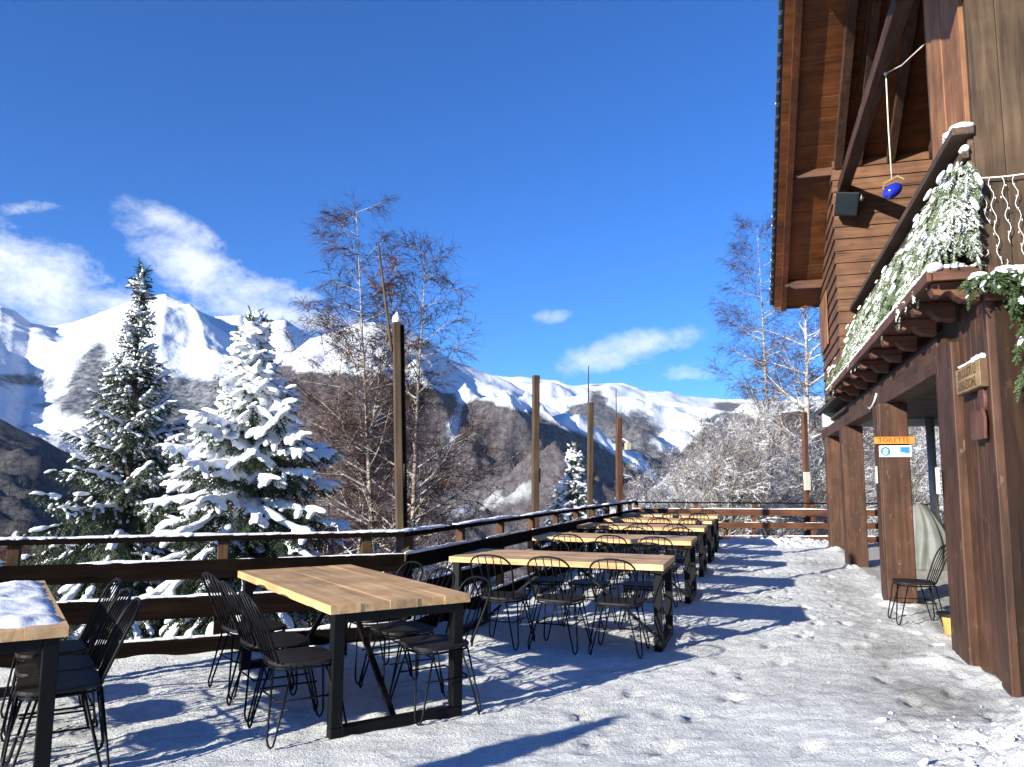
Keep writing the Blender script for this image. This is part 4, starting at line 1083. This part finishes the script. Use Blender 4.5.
# ------------------------------------------------------------------ spruces under snow
def spruce(name, label, base, H, Rb, seed, snow, top_bare=.06, lo=0.04, dens=1., nlen=.085, shape=.85, gapf=.045, clump=1., tl=.26):
    R = random.Random(seed); root = empty(name, base, R.uniform(0, 6), label=label, cat='tree')
    tk = MB(); tk.tube([(0, 0, -.6), (0, 0, H * .5), (0, 0, H)], [H * .018, H * .010, .008], 8); tk.build('trunk', M['bark'], root, smooth=True)
    nd, sw = MB(), MB(); z = H * lo; gap = H * gapf
    while z < H * .995:
        t = z / H; Lb = Rb * (1 - t) ** (shape + .45 * t * t) * (.92 + .1 * math.sin(z * 5)) + .06; nbr = max(4, int((7.6 if t < .8 else 5.) * dens)); ph = R.uniform(0, 6)
        for k in range(nbr):
            a = ph + 2 * PI * k / nbr + R.uniform(-.3, .3); L = Lb * R.uniform(.62, 1.1)
            el = .20 + 1.0 * t * t - .34 * (1 - t) + R.uniform(-.12, .12)
            if snow > .5 and t < .85: el -= .22
            d = Vector((math.cos(a) * math.cos(el), math.sin(a) * math.cos(el), math.sin(el))); p = Vector((0, 0, z + R.uniform(-.5, .5) * gap)); pts = [p.copy()]
            nst = max(3, int(L / .11)); st = L / nst
            for i in range(nst):
                u = i / nst; bend = (-.11 if u < .6 else .10) * (1 - t) * (1.5 if snow > .5 else 1)
                d = (d + Vector((R.uniform(-.07, .07), R.uniform(-.07, .07), bend))).normalized(); p = p + d * st; pts.append(p.copy())
            nd.tube(pts, [.018 * (1 - i / (nst + 1)) * (.4 + L) + .003 for i in range(nst + 1)], 4, False)
            side0 = d.cross(Vector((0, 0, 1))).normalized()
            for i in range(1, nst + 1):
                u = i / nst; q = pts[i]; dd = (pts[i] - pts[i - 1]).normalized()
                tl_ = (.20 + L * .36 * (1 - u) ** .8) * R.uniform(.75, 1.15) * (.55 + .45 * min(1, u * 4))
                lst = [(side0 * sg * R.uniform(.7, 1.0) + dd * .75 + Vector((0, 0, -.28 - .25 * R.random() * (1 + snow))), tl_) for sg in (-1, 1)]
                for hh in range(2):
                    if R.random() < .8: lst.append((Vector((R.uniform(-.6, .6), R.uniform(-.6, .6), -.9)) + dd * .5, tl_ * .75))
                if i == nst: lst.append((dd, .22))
                for (td, tl2) in lst:
                    td = td.normalized(); w = q.copy(); s_ = 0; sd2 = td.cross(Vector((0, 0, 1)))
                    sd2 = sd2.normalized() if sd2.length > .05 else side0
                    c = 0
                    while s_ < tl2:
                        td = (td + Vector((R.uniform(-.08, .08), R.uniform(-.08, .08), -.06))).normalized(); w2 = w + td * .055
                        up = sd2.cross(td)
                        for sg in (-1, 1, R.choice((-1, 1))):
                            e = (sd2 * sg * R.uniform(.35, .9) + td * R.uniform(.5, .9) + up * R.uniform(-.5, .25)).normalized() * nlen * R.uniform(.7, 1.15)
                            nd.spike(w, w + e, .0105)
                        if snow and td.z > -.62 and R.random() < snow * tl and t < 1 - top_bare * .5:
                            rr = R.uniform(.026, .05) * (1 + .35 * (snow > .5))
                            sw.blob(w + Vector((0, 0, .028)), td, (rr * 2.0, rr * 1.0, rr * .72), R, 6, 4)
                        w = w2; s_ += .055; c += 1
                if snow and u > .25 and R.random() < snow * 1.1 * (.3 + fbm(q.x * 2, q.y * 2, q.z * 2, 2) + .5):
                    rr = R.uniform(.055, .105) * (.6 + .5 * (1 - t)) * clump
                    sw.blob(q + Vector((0, 0, .045)), dd, (rr * 1.9, rr, rr * .62), R, 7, 5)
        z += gap * (1.05 - .35 * t)
    nd.build('crown', M['needle'], root); so = sw.build('snow', M['pillow'], root, smooth=True)
    rm = so.modifiers.new('merge', 'REMESH'); rm.mode = 'VOXEL'; rm.voxel_size = .026; rm.use_smooth_shade = True
    return root
def on_ground(x, Y): 
    p = aty(x, 480, Y); return Vector((p.x, Y, th(p.x, Y)))
b = on_ground(128, 14.6); tp_ = aty(150, 279, 14.6).z
spruce('spruce_tree', 'tall dark green spruce with clumps of snow on its tiered branches', b, tp_ - b.z, 3.8, 4, .5, tl=.44, gapf=.050, shape=1.02, dens=1.25)
b = on_ground(247, 11.6); tp_ = aty(270, 322, 11.6).z
spruce('spruce_tree', 'broad spruce weighed down by thick snow, right of the tall dark one', b, tp_ - b.z, 3.3, 9, .8, shape=.86, clump=1.1, gapf=.047, tl=.8, dens=1.25)
b = on_ground(574, 22.5); tp_ = aty(573, 446, 22.5).z
spruce('spruce_tree', 'small snowy spruce just beyond the side fence between the thin poles', b, tp_ - b.z, 2.3, 14, .6, lo=.1, shape=.8, tl=.5)

# ------------------------------------------------------------------ bare trees
def bare_tree(seed, H, r0, lean=(0, 0), nlimb=16, twig=1., droop=.5, lo=.25, spread=.45, kink=.06, trunks=1, rise=.8, leaves=0, tw=.0085):
    R = random.Random(seed); tk, tw_, lf = MB(), MB(), MB()
    def twigs(p, d, L, n):
        for i in range(n):
            dd = (d + Vector((R.gauss(0, .55), R.gauss(0, .55), R.gauss(.05, .45)))).normalized(); l = L * R.uniform(.5, 1.1)
            m = p + dd * l * .5; e = m + (dd + Vector((R.uniform(-.2, .2), R.uniform(-.2, .2), -droop * R.uniform(.2, 1.1)))).normalized() * l * .5
            tw_.spike(p, m + (e - m) * .2, tw); tw_.spike(m, e, tw * .8)
            for k in range(5):
                f = p.lerp(m, R.random()) if k < 1 else m.lerp(e, R.random()); d3 = (dd + Vector((R.gauss(0, .6), R.gauss(0, .6), R.gauss(-.1 - droop * .4, .4)))).normalized()
                tw_.spike(f, f + d3 * l * R.uniform(.3, .65), tw * .5)
            if leaves and R.random() < leaves:
                for k in range(2):
                    c = m.lerp(e, R.random()); lf.tri(c, c + Vector((R.uniform(-.05, .05), R.uniform(-.05, .05), -.09)), c + Vector((R.uniform(-.05, .05), R.uniform(-.05, .05), -.06)))
    def limb(p, d, L, r, lvl):
        n = max(3, int(L / .35)); st = L / n; pts = [p.copy()]; ds = []
        for i in range(n):
            d = (d + Vector((R.uniform(-1, 1) * kink * 2.2, R.uniform(-1, 1) * kink * 2.2, (.05 * rise if i < n * .6 else -.04 * droop) + R.uniform(-.05, .05)))).normalized()
            p = p + d * st; pts.append(p.copy()); ds.append(d.copy())
        tk.tube(pts, [max(.004, r * (1 - .85 * i / n)) for i in range(n + 1)], 5 if r > .03 else 4, False)
        for i in range(1, n + 1):
            u = i / n
            if lvl < 1 and u > .15 and R.random() < .95:
                sd = ds[i - 1].orthogonal(); sd.rotate(Matrix.Rotation(R.uniform(0, 2 * PI), 3, ds[i - 1]))
                limb(pts[i], (ds[i - 1] * .8 + sd.normalized() * R.uniform(.5, .9) + Vector((0, 0, .15 * rise))).normalized(), L * R.uniform(.30, .55) * (1.15 - .5 * u), max(.006, r * (1 - .8 * u) * .6), lvl + 1)
            twigs(pts[i], ds[i - 1], .62 * twig * (1.1 - .3 * u) * min(1.3, .6 + L * .3), 2 if lvl == 0 else 3)
    for tnk in range(trunks):
        n = 12; p = Vector((0, 0, -.5)); ld = Vector((lean[0], lean[1], 1)) if tnk == 0 else Vector((R.uniform(-.25, .25), R.uniform(-.25, .25), 1)); d = ld.normalized(); pts = [p.copy()]; h_ = H * (1 if tnk == 0 else R.uniform(.7, .95)); ds = [d.copy()]
        for i in range(n):
            d = (d + Vector((R.uniform(-kink, kink), R.uniform(-kink, kink), .05))).normalized(); p = p + d * ((h_ + .5) / n); pts.append(p.copy()); ds.append(d.copy())
        tk.tube(pts, [max(.006, r0 * (1 - .95 * i / n)) for i in range(n + 1)], 8, False)
        for k in range(nlimb):
            u = lo + (1 - lo) * ((k + R.random()) / nlimb) ; f = u * n; i = min(n - 1, int(f)); q = pts[i].lerp(pts[i + 1], f - i); a = R.uniform(0, 2 * PI)
            L = H * spread * (1.16 - u) * R.uniform(.6, 1.1) + .25
            dd = Vector((math.cos(a), math.sin(a), R.uniform(.3, 1.0) * rise)).normalized()
            limb(q, dd, L, max(.008, r0 * (1 - .9 * u) * .5), 0)
        twigs(pts[-1], ds[-1], .5 * twig, 6)
    return tk, tw_, lf
def plant(builds, name, label, loc, rz, mats, group=None, s=1.):
    root = empty(name, loc, rz, label=label, cat='tree', group=group); root.scale = (s, s, s)
    tk, tw_, lf = builds
    if isinstance(tk, MB):
        a = tk.build('trunk', mats[0], root, smooth=True); c = tw_.build('twigs', mats[1], root)
        if lf.f: lf.build('dry_leaves', M['leafdry'], root)
    return root
def plant_copy(src, name, label, loc, rz, s, group=None):
    r = dup(src, loc, rz, label, group); r.scale = (s, s, s); return r
# birches in the centre
b = on_ground(386, 21); bz = b.z
plant(bare_tree(31, aty(383, 211, 21).z - bz, .10, (-.01, 0), 50, 1.3, .9, .28, .28, .03), 'birch_tree', 'tallest bare birch with fine drooping twigs, behind the thick leaning pole', b, 0, (M['birch'], M['birchtwig']))
b = on_ground(408, 20); plant(bare_tree(33, aty(425, 240, 20).z - b.z, .11, (.035, 0), 50, 1.3, .9, .28, .29, .035), 'birch_tree', 'pale-trunked bare birch just right of the thick leaning pole', b, 1.2, (M['birch'], M['birchtwig']))
b = on_ground(352, 23); t_ = plant(bare_tree(37, aty(352, 262, 23).z - b.z, .09, (.0, 0), 46, 1.15, .7, .3, .24, .05, leaves=.12), 'birch_tree', 'bare birch with rusty dry leaves at its top, left of the thick pole', b, .4, (M['birch'], M['redtwig']))
b = on_ground(322, 26); plant(bare_tree(38, aty(330, 330, 26).z - b.z, .10, (.03, 0), 30, 1.2, .5, .2, .36, .08), 'bare_tree', 'spreading bare tree with rusty twigs behind the broad snowy spruce', b, 2.4, (M['frostbark'], M['redtwig']))
b = on_ground(445, 24); plant(bare_tree(39, 5.6, .07, (.1, 0), 18, 1., .3, .15, .5, .1), 'bare_tree', 'low bare tree with slanting branches under the birches', b, 1.4, (M['frostbark'], M['birchtwig']))
# birch by the building
b = on_ground(806, 29); plant(bare_tree(44, aty(806, 262, 29).z - b.z, .17, (0, 0), 44, 1.3, 1.0, .22, .34, .04, tw=.008), 'birch_tree', 'large birch with snow-lined pale limbs beside the building', b, 0.3, (barkmat('snowy_birch_bark', (.55, .50, .45), (.2, .16, .13), .5), M['birchtwig']))
b = on_ground(768, 36); plant(bare_tree(45, aty(770, 236, 36).z - b.z, .13, (0, 0), 46, 1.5, 1.0, .35, .26, .04, tw=.008), 'birch_tree', 'slender tall birch with dark drooping twigs farther behind the building birch', b, 0.9, (M['birch'], M['birchtwig']))
# frosted trees right of centre
fa = plant(bare_tree(51, 5.2, .09, (-.12, 0), 20, 1.1, .3, .12, .5, .09, 2, .9), 'frosted_tree', 'frosted many-stemmed tree just beyond the far fence, rightmost of the white thicket', on_ground(775, 27), .2, (M['frostbark'], M['frost']), 'frosted trees beyond the far fence')
fb_ = plant(bare_tree(52, 4.8, .08, (-.1, .05), 22, 1.1, .2, .1, .5, .1, 3, 1.0, leaves=.10), 'frosted_tree', 'slanting young tree with brown hanging seed clusters beyond the far fence', on_ground(722, 25), 1.0, (M['frostbark'], M['frost']), 'frosted trees beyond the far fence')
for k, (x, Y, s, src) in enumerate(((655, 33, .95, fa), (690, 38, 1.15, fb_), (735, 34, 1.05, fa), (815, 34, 1.2, fb_), (760, 45, 1.5, fa), (700, 50, 1.45, fa), (668, 27, .62, fb_), (850, 40, 1.5, fa), (640, 42, .9, fb_), (880, 31, 1.25, fa), (925, 36, 1.4, fb_), (790, 52, 1.7, fb_), (905, 27, 1.0, fb_), (840, 27, .9, fb_))):
    where_ = ('by the valley edge', 'with rounded crown farther back', 'under the slender tall birch', 'seen beside the building posts', 'high on the bank behind the others', 'pale and broad in the distance', 'small and low near the fence corner',
              'behind the farthest post', 'leftmost and faint', 'seen between the two far posts', 'seen through the porch beyond the tarpaulin', 'tall and farthest back', 'right behind the far fence under the porch', 'low behind the last post')[k]
    plant_copy(src, 'frosted_tree', 'white frosted bare tree, ' + where_, on_ground(x, Y), k * 1.7, s, 'frosted trees beyond the far fence')
# shrubs under the fences
sh = plant(bare_tree(61, 2.3, .035, (.1, 0), 14, .9, .2, .05, .6, .12, 4, .8), 'frosted_shrub', 'frosted shrub under the birches beyond the front fence corner', on_ground(430, 12.5), 0, (M['frostbark'], M['frost']), 'frosted shrubs below the fences')
for k, (x, Y, s) in enumerate(((470, 14, 1.1), (505, 17, 1.2), (530, 20, 1.3), (372, 13.5, .9), (345, 15, 1.0), (400, 16, 1.1), (455, 19, 1.3), (20, 11, .8), (555, 27, 1.4), (610, 27, 1.2))):
    plant_copy(sh, 'frosted_shrub', 'low frosted shrub ' + ('behind the side fence, nearest', 'behind the side fence, next one along', 'left of the second pole', 'at the foot of the thick pole', 'right of the broad snowy spruce', 'below the birch trunks', 'farther down the slope under the birches', 'left of the tall dark spruce', 'farthest, left of the small spruce', 'right of the small spruce')[k], on_ground(x, Y) - Vector((0, 0, .2)), k * 2.1, s, 'frosted shrubs below the fences')
# reddish bare trees far left
b = on_ground(28, 21); la = plant(bare_tree(71, 5.4, .09, (-.12, 0), 16, 1.1, .2, .15, .5, .1, 2), 'bare_tree', 'bare forked tree with pale trunk at the left edge', b, 0, (M['birch'], M['redtwig']), 'bare trees left of the spruces')
for k, (x, Y, s) in enumerate(((62, 30, 1.3), (5, 34, 1.5), (95, 38, 1.4), (-30, 28, 1.3), (205, 30, 1.3))):
    plant_copy(la, 'bare_tree', 'reddish bare tree ' + ('between the left edge and the tall spruce', 'at the left edge, farther down', 'close behind the tall dark spruce', 'outermost, half outside the picture', 'between the two big spruces')[k], on_ground(x, Y), k * 1.3 + 1, s, 'bare trees left of the spruces')
# mass of bare trees covering the slopes
def forest(name, label, src, n, xr, vr, hr, seed, mat, keep):
    R = random.Random(seed); m = MB(); hf = RNG[src]; c = 0; tries = 0
    while c < n and tries < n * 6:
        tries += 1
        xp = R.uniform(*xr); v = vr[0] + (vr[1] - vr[0]) * R.random() ** 1.6
        X, Y, z, q = hf(xp, v); pp = proj((X, Y, z))
        if not keep(pp[0], pp[1], R): continue
        h = R.uniform(*hr); t = .012 * h; b = Vector((X, Y, z - .5)); e = b + Vector((R.uniform(-.05, .05) * h, 0, h)); c += 1
        m.spike(b, e, t)
        for k in range(9):
            u = R.uniform(.25, .95); q_ = b.lerp(e, u); a = R.uniform(0, 6.3); l = h * (1.05 - u) * R.uniform(.22, .42) + .3
            f = q_ + Vector((math.cos(a) * l * .8, math.sin(a) * l * .8, l * R.uniform(.3, .9))); m.spike(q_, f, t * .55)
            for w in range(2): g_ = q_.lerp(f, R.uniform(.3, .9)); m.spike(g_, g_ + Vector((R.uniform(-1, 1), R.uniform(-1, 1), R.uniform(-.2, .9))) * l * .45, t * .35)
    o = m.build(name, mat); tag(o, label, 'forest', None, 'stuff')
forest('forest', 'brown leafless forest covering the lower slope of the central mountain', 'central_mountain', 2600, (250, 650), (.0, .5), (11, 19), 5, M['larch'], lambda x, y, R: wB(x, y, 0, 0, 0, 0)[0] > R.uniform(.3, .8))
forest('forest', 'shadow-darkened leafless forest on the low spur at the far left', 'left_spur', 900, (-60, 200), (.0, .9), (9, 15), 6, M['shadeforest'], lambda x, y, R: True)
forest('forest', 'frosted brown woodland on the hillside behind the building', 'right_hillside', 1500, (620, 1000), (.05, 1.0), (3.5, 7), 7, M['frostbark'], lambda x, y, R: True)
forest('forest', 'frosted pale woodland in the clearing below the central mountain', 'central_mountain', 1500, (400, 640), (.0, .35), (7, 13), 15, M['frostbark'], lambda x, y, R: y > 435 and wB(x, y, 0, 0, 0, 0)[0] < R.uniform(.5, .95))
# the air between here and the peaks
lo_z, hi_z, rad = 0, 0, 0
for ob in list(COL.objects):
    if ob.type == 'MESH' and (ob.name.startswith('mountain') or ob.name.startswith('snowfield') or ob.name.startswith('forest')):
        for v_ in ob.data.vertices:
            c_ = v_.co; lo_z = min(lo_z, c_.z); hi_z = max(hi_z, c_.z); rad = max(rad, abs(c_.x), abs(c_.y))
hz_ = MB().span(-rad - 50, rad + 50, -rad - 50, rad + 50, lo_z - 1, hi_z + 20); print('AIR', lo_z, hi_z, rad); hm = bpy.data.materials.new('air'); hm.use_nodes = True; hn = hm.node_tree
hn.nodes.remove(hn.nodes['Principled BSDF']); pv = N(hn, 'ShaderNodeVolumePrincipled'); pv.inputs['Color'].default_value = (.55, .75, 1, 1); pv.inputs['Density'].default_value = 2.4e-5; pv.inputs['Anisotropy'].default_value = 0
hn.links.new(pv.outputs[0], hn.nodes['Material Output'].inputs['Volume'])
hz_.build('haze', hm)['kind'] = 'stuff'
